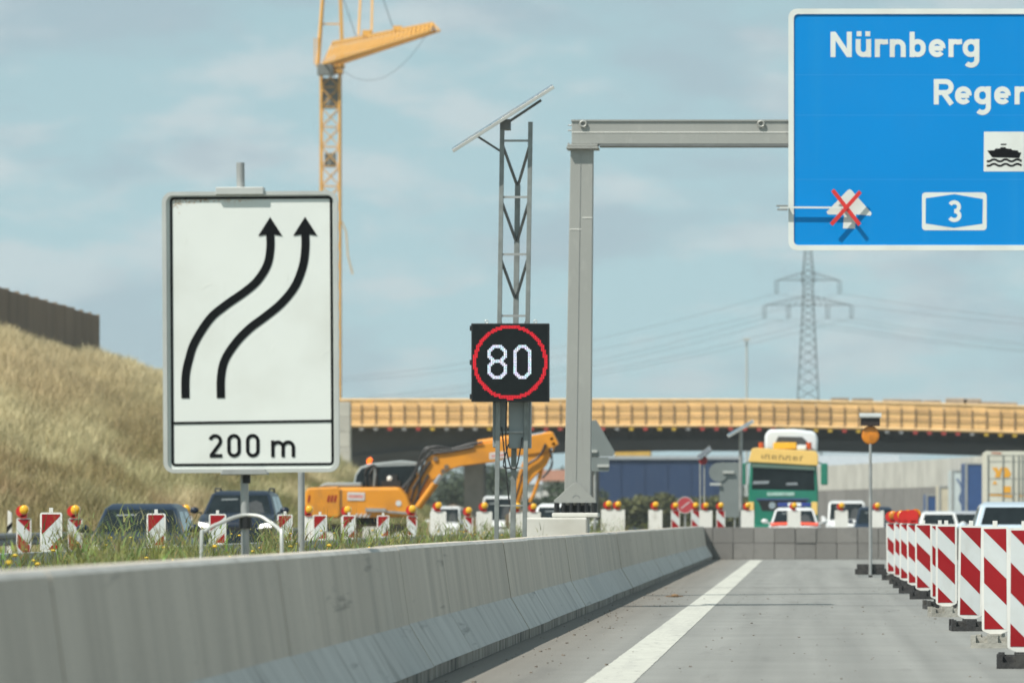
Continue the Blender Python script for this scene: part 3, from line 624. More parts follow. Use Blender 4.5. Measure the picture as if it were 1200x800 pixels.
# ------------------------------------------------------------------ gantry
s = 74.0; Yg = Y(s); sx = X(677, s)
lx = lambda px: X(px, s)-sx
t = thing('sign_gantry', (sx, Yg, 0), 'grey box-section steel gantry post with horizontal cantilever beam', 'gantry')
zb, ztop = Z(592, s), Z(174, s)
post = MB(); w2 = 13.6/s
vs = []
for z, cxp, hw in ((zb, 677, 15.4), (ztop, 682.3, 13.2)):
    c = lx(cxp); h = hw/s; vs += [(c-h, -.2, z), (c+h, -.2, z), (c+h, .22, z), (c-h, .22, z)]
post.add(vs, [(0,1,5,4),(1,2,6,5),(2,3,7,6),(3,0,4,7),(0,3,2,1),(4,5,6,7)])
po = add('post', post, M['gantry'], t, bevel=.012)
add('weld_seam', MB().bar((lx(675.5), -.203, zb+.4), (lx(681), -.203, ztop), .012, .006), M['galv'], po)
add('weld_seam', MB().box(lx(668.2), lx(681.5), -.206, -.2, Z(269.8, s), Z(268.8, s)), M['plastic_white'], po); add('weld_seam', MB().box(lx(683), lx(694.5), -.206, -.2, Z(256.3, s), Z(255.3, s)), M['plastic_white'], po)
fl = add('head_flange', MB().box(lx(664.5), lx(702), -.32, .34, Z(175.5, s), Z(173, s)), M['gantry'], t, bevel=.004); add('head_flange', MB().box(lx(665.5), lx(701), -.31, .33, Z(172.7, s), Z(170.2, s)), M['gantry'], t, bevel=.004)
for xq in (667, 671, 693, 698): add('bolt', MB().tube((lx(xq), -.26, Z(177.5, s)), (lx(xq), -.26, Z(168.5, s)), .014, 6), M['galv'], fl)
bx1 = lx(1330)
bm_ = add('beam', MB().box(lx(670.5), bx1, -.24, .24, Z(170, s), Z(141.8, s)), M['gantry'], t, bevel=.012)
add('beam_lip', MB().box(lx(670), bx1, -.262, .262, Z(143.2, s), Z(141.4, s)), M['gantry'], bm_); add('beam_seam', MB().box(lx(671), bx1, -.247, -.239, Z(156.6, s), Z(155.6, s)), M['plastic_white'], bm_)
add('beam_base_strip', MB().box(lx(703), bx1, -.262, .262, Z(172.2, s), Z(170.2, s)), M['galv_dark'], bm_)
for xq in (684, 892):
    add('lifting_lug', MB().path([(lx(xq)+.05*math.cos(q/12*2*math.pi), -.27, Z(146.5, s)+.045*math.sin(q/12*2*math.pi)) for q in range(13)], .018, 6), M['gantry'], bm_)
for zq in (147, 153): add('bolt', MB().tube((lx(665.5), 0, Z(zq, s)), (lx(671), 0, Z(zq, s)), .012, 6), M['galv'], bm_)
gus = add('foot_gusset', MB().prism([(lx(650), Z(586, s)), (lx(650), Z(589, s)), (lx(699), Z(589, s)), (lx(699), Z(586, s)), (lx(680), Z(568, s)), (lx(675), Z(565.5, s)), (lx(670), Z(568, s))], -.30, -.27), M['gantry'], t, bevel=.004)
add('foot_gusset', MB().prism([(lx(650), Z(589, s)), (lx(699), Z(589, s)), (lx(680), Z(568, s)), (lx(670), Z(568, s))], .27, .30), M['gantry'], t)
add('gusset_ring', MB().stroke(arc(lx(676), Z(584, s), .055, .05, 10, 170, 10), .012, -.302), M['galv_dark'], gus)
for k in range(6):
    xq = 652.5+k*8.8; add('anchor_bolt', MB().tube((lx(xq), -.3, Z(600.5, s)), (lx(xq), -.3, Z(589, s)), .032, 8), M['black'], t); add('anchor_bolt', MB().tube((lx(xq), .3, Z(600.5, s)), (lx(xq), .3, Z(589, s)), .032, 8), M['black'], t)
add('base_core', MB().box(lx(658), lx(692), -.2, .22, Z(601, s), zb), M['black'], t)
add('foundation', MB().box(lx(648), lx(702), -.42, .42, Z(606, s), Z(600.6, s)), M['plinth'], t, bevel=.02); add('foundation', MB().box(lx(618), min(lx(704), -3.44-sx), -.62, .62, -.05, Z(606.2, s)), M['plinth'], t, bevel=.03)

# ------------------------------------------------------------------ blue overhead sign hung on the beam
sxb = X(924, s); lx = lambda px: X(px, s)-sxb
t = thing('overhead_direction_sign', (sxb, Yg-.36, 0), 'large blue overhead motorway sign reading Nürnberg and Regensburg', 'traffic sign')
xr_ = 1356
zsl = lambda py: Z(py, s)
pb = add('panel', MB().prism(rrect(lx(926), lx(xr_-2), zsl(292), zsl(15), .10), 0, .05), M['blue'], t)
fr = MB(); o_ = rrect(lx(924), lx(xr_), zsl(294.5), zsl(12.5), .14, 6); i_ = rrect(lx(930.3), lx(xr_-6.3), zsl(288.3), zsl(18.8), .07, 6); nn = len(o_)
vs = [(x, -.02, z) for x, z in o_]+[(x, -.02, z) for x, z in i_]+[(x, .055, z) for x, z in o_]+[(x, -.001, z) for x, z in i_]; fs = []
for i in range(nn):
    j = (i+1) % nn; fs += [(i, j, nn+j, nn+i)[::-1], (i, j, 2*nn+j, 2*nn+i), (nn+i, nn+j, 3*nn+j, 3*nn+i)[::-1]]
add('white_border', MB().add(vs, fs), M['signwhite'], t)
y_ = -.0022
for pz in (90, 137, 212): add('panel_joint', MB().flat([(lx(931), zsl(pz)), (lx(xr_-7), zsl(pz)), (lx(xr_-7), zsl(pz-.7)), (lx(931), zsl(pz-.7))], -.0012), pm('joint_blue', (.012,.26,.66), .4), pb)
H = 29.6/s; kk = .098
L5 = lambda a, b: (lx(960+a/5), (b-a)/5/s)
def wd(spec, base): return word(MB(), [(c, L5(a, b)[0], L5(a, b)[1]) for c, a, b in spec], H, zsl(base), kk, y_)
add('lettering', wd([('N',66,190),('ü',213,303),('r',325,402),('n',412,505),('b',528,622),('e',640,737),('r',755,834),('g',838,935)], 69), M['signwhite'], pb)
add('lettering', wd([('R',669,785),('e',793,890),('g',905,1002),('e',1022,1118),('n',1141,1234),('s',1250,1340),('b',1358,1452),('u',1474,1566),('r',1588,1666),('g',1670,1767)], 124.2), M['signwhite'], pb)
# ship pictogram
U = lambda a, b: (lx(960+a/5), zsl(150+b/5))
shp = add('ship_board', MB().flat([U(962,30), U(1197,30), U(1197,262), U(960,262)], y_), M['signwhite'], pb)
sh = MB().flat([U(980,140), U(1022,138), U(1030,128), U(1055,128), U(1060,120), U(1088,120), U(1092,128), U(1122,130), U(1126,137), U(1160,139), U(1164,150), U(1180,152), U(1168,184), U(1010,180)], y_-.002).flat([U(1062,100), U(1096,100), U(1090,108), U(1058,108)], y_-.002)
for zq in (197, 223): sh.stroke(catmull([U(978+i*17, zq+(5 if i % 4 < 2 else -4)) for i in range(13)], 3), .034, y_-.002)
add('ship_symbol', sh, M['signblack'], shp)
# motorway number 3
sc = add('route_shield', MB().flat([(lx(960)+(p[0])/5/s, zsl(150)-p[1]/5/s) for p in rrect(600, 978, 384, 605, 20)], y_), M['signwhite'], pb)
add('shield_face', MB().flat([U(622,418), U(790,394), U(956,423), U(953,567), U(786,591), U(621,565)], y_-.0015), M['blue'], sc)
add('route_number', word(MB(), [('3', U(747,0)[0], 83/5/s)], 127/5/s, U(0,557)[1], .09, y_-.003), M['signwhite'], sc)
add('tree_symbol', MB().flat([U(165,372), U(178,365), U(190,372), U(306,505), U(300,520), U(215,512), U(208,595), U(138,594), U(145,515), U(50,512), U(42,498)], y_), M['signwhite'], pb)
# red cross held in front of the panel on an arm
cr = thing('red_cross_marker', (sxb, Yg-.36, 0), 'red crossed bars on a white arm covering the tree symbol', 'sign cover')
yo = -.115
for q, (a, b) in enumerate(((U(78,372), U(236,575)), (U(240,382), U(70,574)))): add('cross_bar', MB().bar((a[0], yo-.012*q, a[1]), (b[0], yo-.012*q, b[1]), .012, .062), M['redx'], cr, bevel=.002)
add('arm', MB().bar((lx(914), yo+.02, zsl(244.5)), (lx(992), yo+.02, zsl(245)), .028), M['signwhite'], cr)
add('arm_clamp', MB().box(lx(910), lx(923.2), yo, .1, zsl(243.2), zsl(241.8)).box(lx(911), lx(923.2), yo, .1, zsl(247.5), zsl(246)), M['galv'], cr)

# ------------------------------------------------------------------ beacon boards
def clip(poly, A, B, C):                             # keep A*x+B*z<=C
    o = []
    for i in range(len(poly)):
        p, q = poly[i], poly[(i+1) % len(poly)]; dp, dq = A*p[0]+B*p[1]-C, A*q[0]+B*q[1]-C
        if dp <= 0: o.append(p)
        if dp*dq < 0: tt = dp/(dp-dq); o.append((p[0]+(q[0]-p[0])*tt, p[1]+(q[1]-p[1])*tt))
    return o
def stripes(w, z0, z1, y, sign, period, phase):      # red bands; sign=+1 falls to the right
    mb = MB(); rect = [(-w/2,z0),(w/2,z0),(w/2,z1),(-w/2,z1)]
    k = -6
    while k < 8:
        u0 = phase+k*period                          # band where u in (u0,u0+period/2), u=(z1-z)-sign*x
        p = clip(clip(rect, -1*-sign*-1*-1 if False else sign, 1, z1-u0), -sign, -1, -(z1-u0-period/2))
        if len(p) > 2: mb.flat(p, y)
        k += 1
    return mb
_bk = {}
def beacon(loc, label, group, foot='rubber', lamp=None, rz=0, name='beacon_board', height=1.15, w=.25, h=1.0, sign=1, period=.5, phase=.37, cat='beacon', footed=True, back=False):
    t = thing(name, loc, label, cat, group, rz)
    key = (w, h, sign, back, height)
    z1 = height; z0 = height-h
    if key not in _bk:
        fr = MB()
        fr.prism(rrect(-w/2-.006, w/2+.006, z0, z1, .03)[:18] + [(-w/2-.006, z0+.02), (-w/2+.02, z0), (-.03, z0-.03), (.03, z0-.03), (w/2-.02, z0), (w/2+.006, z0+.02)], -.022, .022)
        me = {'board': (fr, M['plastic_white']), 'nub': (MB().box(-.022, .022, -.022, .022, z1+.001, z1+.055), M['plastic_white'])}
        if not back: me['reflective_face'] = (MB().flat(rrect(-w/2+.017, w/2-.017, z0+.022, z1-.02, .018), -.0235), M['bakewhite']); me['red_stripe'] = (stripes(w-.036, z0+.024, z1-.022, -.0250, sign, period, phase), M['bakered'])
        out_ = {}
        for k, (m_, mt) in me.items():
            mesh = bpy.data.meshes.new(k); mesh.from_pydata(m_.v, [], m_.f); mesh.materials.append(mt); out_[k] = mesh
        _bk[key] = out_
    b = add('board', _bk[key]['board'], None, t)
    for k, mesh in _bk[key].items():
        if k == 'nub' and lamp: continue
        if k != 'board': add(k, mesh, None, b if k != 'nub' else t)
    if footed:
        fk = 'foot_'+foot
        if fk not in _bk:
            q = MB(); q.box(-.21, .21, -.40, .40, 0, .05)
            for yy in (-.40, .40):
                y0_, y1_ = (yy, yy+.16) if yy < 0 else (yy-.16, yy)
                for a, b_ in ((-.21,-.16),(-.05,.05),(.16,.21)): q.box(a, b_, y0_, y1_, .05, .12)
                q.box(-.16, -.05, y0_+.05, y1_, .05, .10).box(.05, .16, y0_+.05, y1_, .05, .10)
            q.box(-.07, .07, -.235, .235, .05, .13)
            mesh = bpy.data.meshes.new('foot'); mesh.from_pydata(q.v, [], q.f); mesh.materials.append(M[foot]); _bk[fk] = mesh
        add('foot', _bk[fk], None, t); 
    if lamp: lamp_on(t, z1, lamp)
    return t
def lamp_on(t, z, kind='amber', yaw=0):
    lm = add('lamp_housing', MB().box(-.06, .06, -.05, .05, z, z+.07).box(-.085, .055, -.055, .05, z+.05, z+.12).disc((-.035,-.05,z+.12), .108, .10, 16), M['lampred'], t, smooth=True)
    if kind == 'away': add('lamp_lens', MB().disc((.012,.03,z+.155), .086, .05, 18), M['amber_dark'], lm, smooth=True); return
    add('lamp_lens', MB().disc((.012,-.075,z+.155), .086, .12, 18).sphere((.012,-.07,z+.155), .08, 14, 8, (1,.45,1)), M['amber'] if kind == 'amber' else M['amber_dark'], lm, smooth=True)

# row along the right of the lane
row = [(142.6,1199,'rubber'),(123,1167,'pale_foot'),(107,1136,'rubber'),(93.4,1109,'pale_foot'),(86.2,1102,'rubber'),(76.6,1083,'rubber'),(71.0,1073,'rubber'),(66.0,1063,'rubber'),(62.2,1055.5,'rubber'),(58.4,1047,'rubber')]
names = ['nearest red and white striped beacon board, cut by the right edge', 'second nearest striped beacon board, on a pale foot', 'third nearest striped beacon board of the right row, on a black foot', 'fourth nearest striped beacon board of the right row, on a pale foot',
 'striped beacon board mostly hidden behind the fourth board of the right row', 'sixth striped beacon board of the right row, fully visible face', 'seventh striped beacon board of the right row, first one with a lamp', 'eighth striped beacon board of the right row, half overlapped', 'ninth striped beacon board of the right row, narrow sliver', 'farthest striped beacon board of the right row, beside the lamp pole']
for k, (s, px, ft) in enumerate(row):
    beacon((X(px, s), Y(s), 0), names[k], 'striped beacons along the right of the lane', ft, lamp=('dark' if k > 7 else 'away' if k > 5 else None), rz=R(random.uniform(-5, 5)-6 if k > 4 else random.uniform(-6, 4))).rotation_euler.rotate_axis('Y', R(random.uniform(-.9, .9)))
# small boards on top of the median barrier
for k, (px, nm) in enumerate(((60,'small red and white board on the median barrier, leftmost, left of the dark hatchback'), (183,'small striped board on the median barrier in front of the dark hatchback'), (255,'small striped board before the dark SUV, left of the sign post'), (334,'small striped board on the median barrier at the right end of the dark SUV'), (375,'small striped board on the median barrier under the excavator tail'), (409,'small striped board on the median barrier below the excavator cab'), (449,'small striped board on the median barrier below the excavator label'), (483,'small striped board on the median barrier below the excavator boom foot'), (549,'rightmost small striped board on the median barrier, left of the speed display mast'))):
    s = (944-px)/8.9
    beacon((-8.9, Y(s), 0), nm, 'small boards on the median barrier', name='barrier_board', height=1.30, w=.25 if k < 7 else .22, h=.46, sign=-1 if k not in (7, 8) else 1, period=.5, phase=-.12, footed=False, lamp=('amber' if k in (7, 8) else None))
# lamp beacons on the opposite carriageway and behind the median
lamps = [(28,64,'stripe','amber lamp beacon leftmost in the picture, beside the white roadside post'), (88,64,'stripe','amber lamp beacon between the leftmost small board and the dark hatchback'), (218,55,'stripe','amber lamp beacon between the two dark cars'), (362,52,'white','pale lamp beacon below the right edge of the arrow sign'), (407,50,'white','amber lamp beacon in front of the excavator body'),
 (513.5,46,'white','white lamp beacon in front of the small white van'), (567.5,45,'white','white lamp beacon just left of the speed display mast'), (606,44,'white','white lamp beacon seen between the legs of the speed display mast'), (625,42,'white','amber lamp beacon right of the speed display mast'), (713,41.5,'white','left one of the paired lamp beacons right of the gantry foot'), (724,40.5,'white','right one of the paired lamp beacons right of the gantry foot'),
 (768,39.5,'white','lone white lamp beacon behind the weeds below the blue hall'), (791.5,37.9,'stripe','striped lamp beacon left of the red round sign'), (815,37.95,'stripe','striped lamp beacon right of the red round sign'), (827,37.6,'white','white lamp beacon between two striped ones on the cross barrier'), (844.5,37.8,'stripe','striped lamp beacon left of the green truck'),
 (876,37.6,'white','white lamp beacon below the green truck mirror'), (930.5,37.7,'white','white lamp beacon in front of the red and white car'), (986,37.5,'white','white lamp beacon in front of the white van on the right'), (1028,37.3,'white','white lamp beacon in front of the navy car, right of the lamp pole')]
for px, s, kd, nm in lamps:
    big = px > 500
    beacon((X(px, s), Y(s), 0), nm, 'amber lamp beacons around the crossover', lamp='amber', name='lamp_beacon', height=1.24 if px < 100 else 1.29 if px < 450 else 1.42 if px < 640 else 1.5, w=.26 if kd == 'stripe' else (.40 if big else .28), h=1.1, sign=1, period=.5, phase=-.13, back=(kd == 'white'), footed=True)

# ------------------------------------------------------------------ big warning lamp on its pole
s = 56.0; t = thing('warning_lamp_pole', (X(1020, s), Y(s), 0), 'round orange warning lamp with solar cap on a thin pole', 'warning lamp')
zl = Z(510, s)
add('pole', MB().tube((0,0,.04), (0,0,zl-.18), .03, 10).tube((0,.0,.04), (0,0,zl-.6), .036, 10), M['galv'], t, smooth=True)
add('base_frame', MB().box(-.27, .27, -.3, -.22, 0, .06).box(-.27, .27, .22, .3, 0, .06).box(-.04, .04, -.3, .3, .01, .05), M['galv'], t)
for yy in (.0, .34): add('ballast_foot', MB().box(-.32, .36, yy+.06, yy+.30, .062, .18).box(-.28, .3, yy+.06, yy+.30, .182, .28), M['rubber'], t, bevel=.01)
lm = add('lamp_housing', MB().disc((0,.02,zl), .2, .16, 24), M['black'], t, smooth=True); add('lens', MB().disc((0,-.015,zl), .185, .03, 24).sphere((0,-.02,zl), .17, 20, 10, (1,.09,1)), M['amber_dark'], lm, smooth=True)
bx = add('battery_box', MB().box(-.2, .2, -.1, .16, zl+.2, zl+.38), pm('brown_black', (.03,.02,.018), .5), t, bevel=.01); add('solar_cap', MB().obox((0,.03,zl+.42), (.46,.36,.03), Matrix.Rotation(R(12), 3, 'X')), M['alu'], bx)

# ------------------------------------------------------------------ distant signs seen from behind
s = 50.0; t = thing('triangle_sign_back', (X(697, s), Y(s), 0), 'grey back of a triangular sign on a pole right of the gantry post', 'traffic sign'); lx = lambda px: X(px, s)-X(697, s)
add('pole', MB().tube((0,.05,0), (0,.05,Z(494,s)), .035, 10), M['galv'], t, smooth=True)
add('triangle_plate', MB().prism([(lx(694), Z(492,s)), (lx(699), Z(492,s)), (lx(721), Z(530,s)), (lx(718), Z(534,s)), (lx(676), Z(534,s)), (lx(673), Z(530,s))], -.02, 0), M['signback'], t, bevel=.005)
add('lower_plate', MB().prism(rrect(lx(677), lx(714), Z(552,s), Z(535.5,s), .04), -.02, 0), M['signback'], t)
for zq, a, b in ((528.5, 690, 700), (545.5, 700, 714)): add('bracket', MB().box(lx(a), lx(b), -.06, -.022, Z(zq+1.5,s), Z(zq-1.5,s)), M['alu'], t)
s = 37.2; t = thing('round_sign_back', (X(857, s), Y(s), 0), 'grey sign backs on two thin poles left of the green truck', 'traffic sign'); lx = lambda px: X(px, s)-X(857, s)
for px in (847, 861): add('pole', MB().tube((lx(px),.05,0), (lx(px),.05,Z(541,s)), .03, 8), M['galv'], t)
add('plate', MB().prism(rrect(lx(843), lx(866), Z(606,s), Z(541.5,s), .06), -.02, 0), M['signback'], t)
add('round_plate', MB().disc((lx(842), -.06, Z(553,s)), .3, .02, 24), M['signback'], t)
for zq, a, b in ((553, 847, 860), (567, 832, 845)): add('bracket', MB().box(lx(a), lx(b), -.11, -.062, Z(zq+1.5,s), Z(zq-1.5,s)), M['alu'], t)
s = 37.0; t = thing('solar_warning_post', (X(823, s), Y(s), 0), 'twin-pole mast with small solar panel and red lamp over it', 'warning post'); lx = lambda px: X(px, s)-X(823, s)
for px in (820.5, 825.5): add('pole', MB().tube((lx(px),0,0), (lx(px),0,Z(540,s)), .025, 8), M['galv'], t)
add('red_lamp', MB().disc((lx(824),-.05,Z(539,s)), .14, .12, 16), pm('dark_red', (.3,.02,.02), .4), t)
sp2 = add('solar_panel', MB().obox((lx(826),0,Z(531,s)), (.5,.35,.03), Matrix.Rotation(R(-38),3,'Y') @ Matrix.Rotation(R(25),3,'X')), M['solar'], t)
rt = Matrix.Rotation(R(-38),3,'Y') @ Matrix.Rotation(R(25),3,'X')
for q in (-.24, -.08, .08, .24): add('frame_rail', MB().obox(Vector((lx(826),0,Z(531,s)))+rt@Vector((0,q*.7,.02)), (.52,.02,.02), rt), M['alu'], sp2)
s = 36.8; t = thing('solar_panel_mast', (X(868, s), Y(s), 0), 'tilted solar panel on a thin mast above the green truck mirror', 'solar panel'); lx = lambda px: X(px, s)-X(868, s)
add('pole', MB().tube((0,0,0), (0,0,Z(503,s)), .06, 10), M['galv'], t)
a = math.atan2(18, 31); rt = Matrix.Rotation(-a,3,'Y')@Matrix.Rotation(R(6),3,'X'); q0 = Vector((0,0,Z(502,s)))
sp2 = add('solar_panel', MB().obox(q0, (.95,.7,.05), rt), M['alu'], t); add('cell_field', MB().obox(q0+rt@Vector((0,0,.03)), (.9,.62,.01), rt), M['solar'], sp2)
s = 36.5; t = thing('no_entry_sign', (X(803, s), Y(s), 0), 'round red sign with a pale bar low behind the striped lamp beacons', 'traffic sign')
add('pole', MB().tube((0,.04,0), (0,.04,Z(584,s)), .03, 8), M['galv'], t); dsc = add('disc', MB().disc((0,-.02,Z(591.5,s)), .27, .02, 28), pm('faded_sign_red', (.42,.05,.06), .5), t); add('pale_rim', MB().stroke([(.26*math.cos(q/28*2*math.pi), Z(591.5,s)+.26*math.sin(q/28*2*math.pi)) for q in range(28)], .018, -.0235, True), M['bakewhite'], dsc)
add('pale_bar', MB().obox((0,-.023,Z(591.5,s)), (.34,.004,.03), Matrix.Rotation(R(-38),3,'Y')), M['bakewhite'], dsc)

# ------------------------------------------------------------------ cars
def car(name, label, px, s, mat, cat='car', group=None, L_=4.4, W=1.8, H=1.48, hood=.98, belt=.92, back=False, rz=0, lower=None, rails=False, van=False, lit=False, roofbar=False, bonnet=None):
    t = thing(name, (X(px, s), Y(s), 0), label, cat, group, rz=(math.pi if back else 0)+rz)
    hw = W/2; yf = -L_/2; hl = .95 if not van else .55
    ya0, ya1 = yf+hl, yf+hl+(.85 if not van else .6); yr1, yr0 = L_/2-(.65 if not van else .08), L_/2-(.22 if not van else .02)
    def sect(y, zb, ztp, w): return [(x, y, z) for x, z in ((-w*.93,zb),(w*.93,zb),(w,zb+.18),(w,zb+.5),(w*.97,ztp-.12),(w*.90,ztp-.03),(w*.55,ztp+.015),(-w*.55,ztp+.015),(-w*.90,ztp-.03),(-w*.97,ztp-.12),(-w,zb+.5),(-w,zb+.18))]
    st = [(yf,.32,hood-.30,hw*.80),(yf+.06,.24,hood-.20,hw*.93),(yf+.3,.2,hood-.10,hw*.98),(ya0,.2,hood,hw),(0,.2,belt,hw),(yr0-.3,.22,belt+.02,hw*.99),(L_/2-.05,.26,belt-.02,hw*.95),(L_/2,.36,belt-.12,hw*.86)]
    vs = []; fs = []
    for q in st: vs += sect(*q)
    for k in range(len(st)-1):
        for i in range(12): j = (i+1) % 12; fs.append((k*12+i, k*12+j, k*12+12+j, k*12+12+i)[::-1])
    fs += [tuple(range(12)), tuple(range(len(st)*12-1, len(st)*12-13, -1))]
    add('body', MB().add(vs, fs), lower or mat, t, smooth=True)
    zb = min(hood, belt)-.03; wt, wb = hw*(.70 if not van else .82), hw*.90; zr = H
    c8 = [(-wb,ya0,zb),(wb,ya0,zb),(wb,yr0,zb),(-wb,yr0,zb)]
    zm = H-.09
    c8 += [(-wt*1.03,ya1-.1,zm),(wt*1.03,ya1-.1,zm),(wt*1.03,yr1+.08,zm),(-wt*1.03,yr1+.08,zm)]
    c8 += [(-wt*.86,ya1+.22,zr),(wt*.86,ya1+.22,zr),(wt*.86,yr1-.3,zr),(-wt*.86,yr1-.3,zr)]
    fc = [(8,9,10,11)]
    for k in (0, 4):
        for i in range(4): j = (i+1) % 4; fc.append((k+i, k+j, k+4+j, k+4+i))
    cabin = add('cabin', MB().add(c8, fc+[(3,2,1,0)]), mat, t, bevel=.05, seg=3)
    V8 = [Vector(p) for p in c8]
    def pane(nm, i, j, u0, u1, v0, v1, off=.006):
        a, b, c, d = V8[i], V8[j], V8[j+4], V8[i+4]; nrm = (b-a).cross(d-a).normalized()*off
        P_ = [(a*(1-u)+b*u)*(1-v)+(d*(1-u)+c*u)*v+nrm for u, v in ((u0+.0,v0),(u1,v0),(u1-.01,v1),(u0+.01,v1))]
        return add(nm, MB().add([tuple(p) for p in P_], [(0,1,2,3)]), M['glass'], t)
    wsc = pane('windscreen', 0, 1, .045, .955, .06, .96)
    aw, bw, cw, dw = V8[0], V8[1], V8[5], V8[4]; nw = (bw-aw).cross(dw-aw).normalized()*.012
    def onw(u, v): return tuple((aw*(1-u)+bw*u)*(1-v)+(dw*(1-u)+cw*u)*v+nw)
    add('visor_strip', MB().add([onw(.2,.72), onw(.46,.74), onw(.46,.80), onw(.2,.78)], [(0,1,2,3)]), M['dashpale'], wsc); add('seat_glimpse', MB().add([onw(.58,.15), onw(.86,.15), onw(.84,.6), onw(.75,.72), onw(.64,.6)], [(0,1,2,3,4)]), M['seatgrey'], wsc); add('wiper', MB().add([onw(.12,.03), onw(.55,.12), onw(.55,.14), onw(.12,.055)], [(0,1,2,3)]), M['black'], wsc)
    pane('rear_window', 2, 3, .08, .92, .25 if not van else .5, .94)
    for i, j, flip in ((1, 2, 0), (3, 0, 1)):
        ss = ((.12,.50),(.53,.88)) if not flip else ((.12,.47),(.50,.88))
        for u0, u1 in ss: pane('side_window', i, j, u0, u1, .12, .9)
    for sg_ in (-1, 1):
        hl_ = add('headlight', MB().prism([(sg_*hw*.55,hood-.36),(sg_*hw*.88,hood-.33),(sg_*hw*.90,hood-.20),(sg_*hw*.62,hood-.26)], yf-.004, yf+.12), M['lamplit'] if lit else M['lampglass'], t)
        mr = add('mirror', MB().sphere((sg_*(hw+.10), ya0+.35, hood+.07), .11, 10, 6, (1.05,.6,.75)).bar((sg_*(hw-.08), ya0+.38, hood+.0), (sg_*(hw+.06), ya0+.36, hood+.03), .05), mat, t, smooth=True)
        add('tail_light', MB().box(sg_*hw*.66-.12, sg_*hw*.66+.12, L_/2-.06, L_/2+.005, belt-.28, belt-.14), M['lampred'], t)
        for yy in (yf+.85, L_/2-.85):
            wh = add('wheel', MB().tube((sg_*(hw-.2), yy, .32), (sg_*(hw+.005), yy, .32), .32, 18), M['tyre'], t, smooth=True); add('rim', MB().tube((sg_*(hw-.05), yy, .32), (sg_*(hw+.012), yy, .32), .2, 14), M['rim'], wh)
    add('grille', MB().box(-hw*.45, hw*.45, yf-.004, yf+.1, hood-.42, hood-.32), M['black'], t); add('number_plate', MB().box(-.26, .26, yf-.02, yf-.005, .38, .49), M['plate'], t)
    if bonnet: add('bonnet', MB().add([(-hw*.88,yf+.28,hood-.075),(hw*.88,yf+.28,hood-.075),(hw*.88,ya0+.02,hood+.022),(-hw*.88,ya0+.02,hood+.022),(0,ya0+.02,hood+.05),(0,yf+.28,hood-.04)], [(0,5,4,3),(5,1,2,4)]), bonnet, t)
    if rails:
        for sg_ in (-1, 1): add('roof_rail', MB().path([(sg_*wt*.93, ya1+.2, H-.03), (sg_*wt*.95, ya1+.4, H+.05), (sg_*wt*.95, yr1-.5, H+.05), (sg_*wt*.93, yr1-.25, H-.03)], .022, 6), M['black'], t)
    if roofbar:
        rb_ = add('light_bar', MB().box(-wt*.9, wt*.9, ya1+.35, ya1+.65, H+.03, H+.17), M['lightblue'], t, bevel=.03); add('light_bar_centre', MB().box(-wt*.35, wt*.35, ya1+.34, ya1+.64, H+.05, H+.165), M['truckwhite'], rb_)
    return t
car('dark_hatchback', 'dark blue hatchback coming towards us behind the weeds, left of the SUV', 168, 65, M['carnavy'], W=1.8, H=1.50)
car('dark_suv', 'dark blue SUV with roof rails and lit headlights behind the sign post', 285, 49, M['carblack'], W=1.95, H=1.90, hood=1.36, belt=1.30, L_=4.7, rails=True, lit=True)
car('small_white_van', 'small white van far behind the excavator bucket, facing us', 524, 22, M['carwhite'], cat='van', W=1.75, H=1.9, hood=1.05, belt=1.0, van=True)
car('high_roof_van', 'white van with high rounded roof seen through the speed display mast', 586, 23, M['carwhite'], cat='van', W=1.9, H=2.4, hood=1.15, belt=1.1, van=True)
car('white_car', 'white car half hidden behind the gantry foundation', 657, 40, M['carwhite'], W=1.85, H=1.68, hood=1.05, belt=1.0)
car('emergency_car', 'white and fluorescent red estate car with blue light bar', 931, 34, M['carwhite'], W=1.85, H=1.62, hood=1.08, belt=1.05, L_=4.8, roofbar=True, lower=M['carwhite'], bonnet=M['fluored'])
car('white_transporter', 'white van facing us right of the green truck', 992, 26, M['carwhite'], cat='van', W=1.9, H=2.05, hood=1.2, belt=1.15, van=True)
car('navy_car', 'dark navy car facing us behind the thin lamp pole', 1026, 29, M['carnavy'], W=1.85, H=1.72, hood=1.05, belt=1.0)
car('pale_blue_suv', 'pale blue estate car seen from behind, at the right edge', 1181, 50, M['carpale'], W=1.9, H=1.62, hood=.98, belt=1.0, back=True, L_=4.7, rails=False)
car('white_rear_car', 'small white car seen from behind left of the pale blue estate', 1099, 31, M['carwhite'], W=1.75, H=1.52, back=True)
car('silver_rear_car', 'silver and red car seen from behind next to the pale blue estate', 1131, 29, M['carsilver'], W=1.75, H=1.55, back=True, lower=M['carred'])

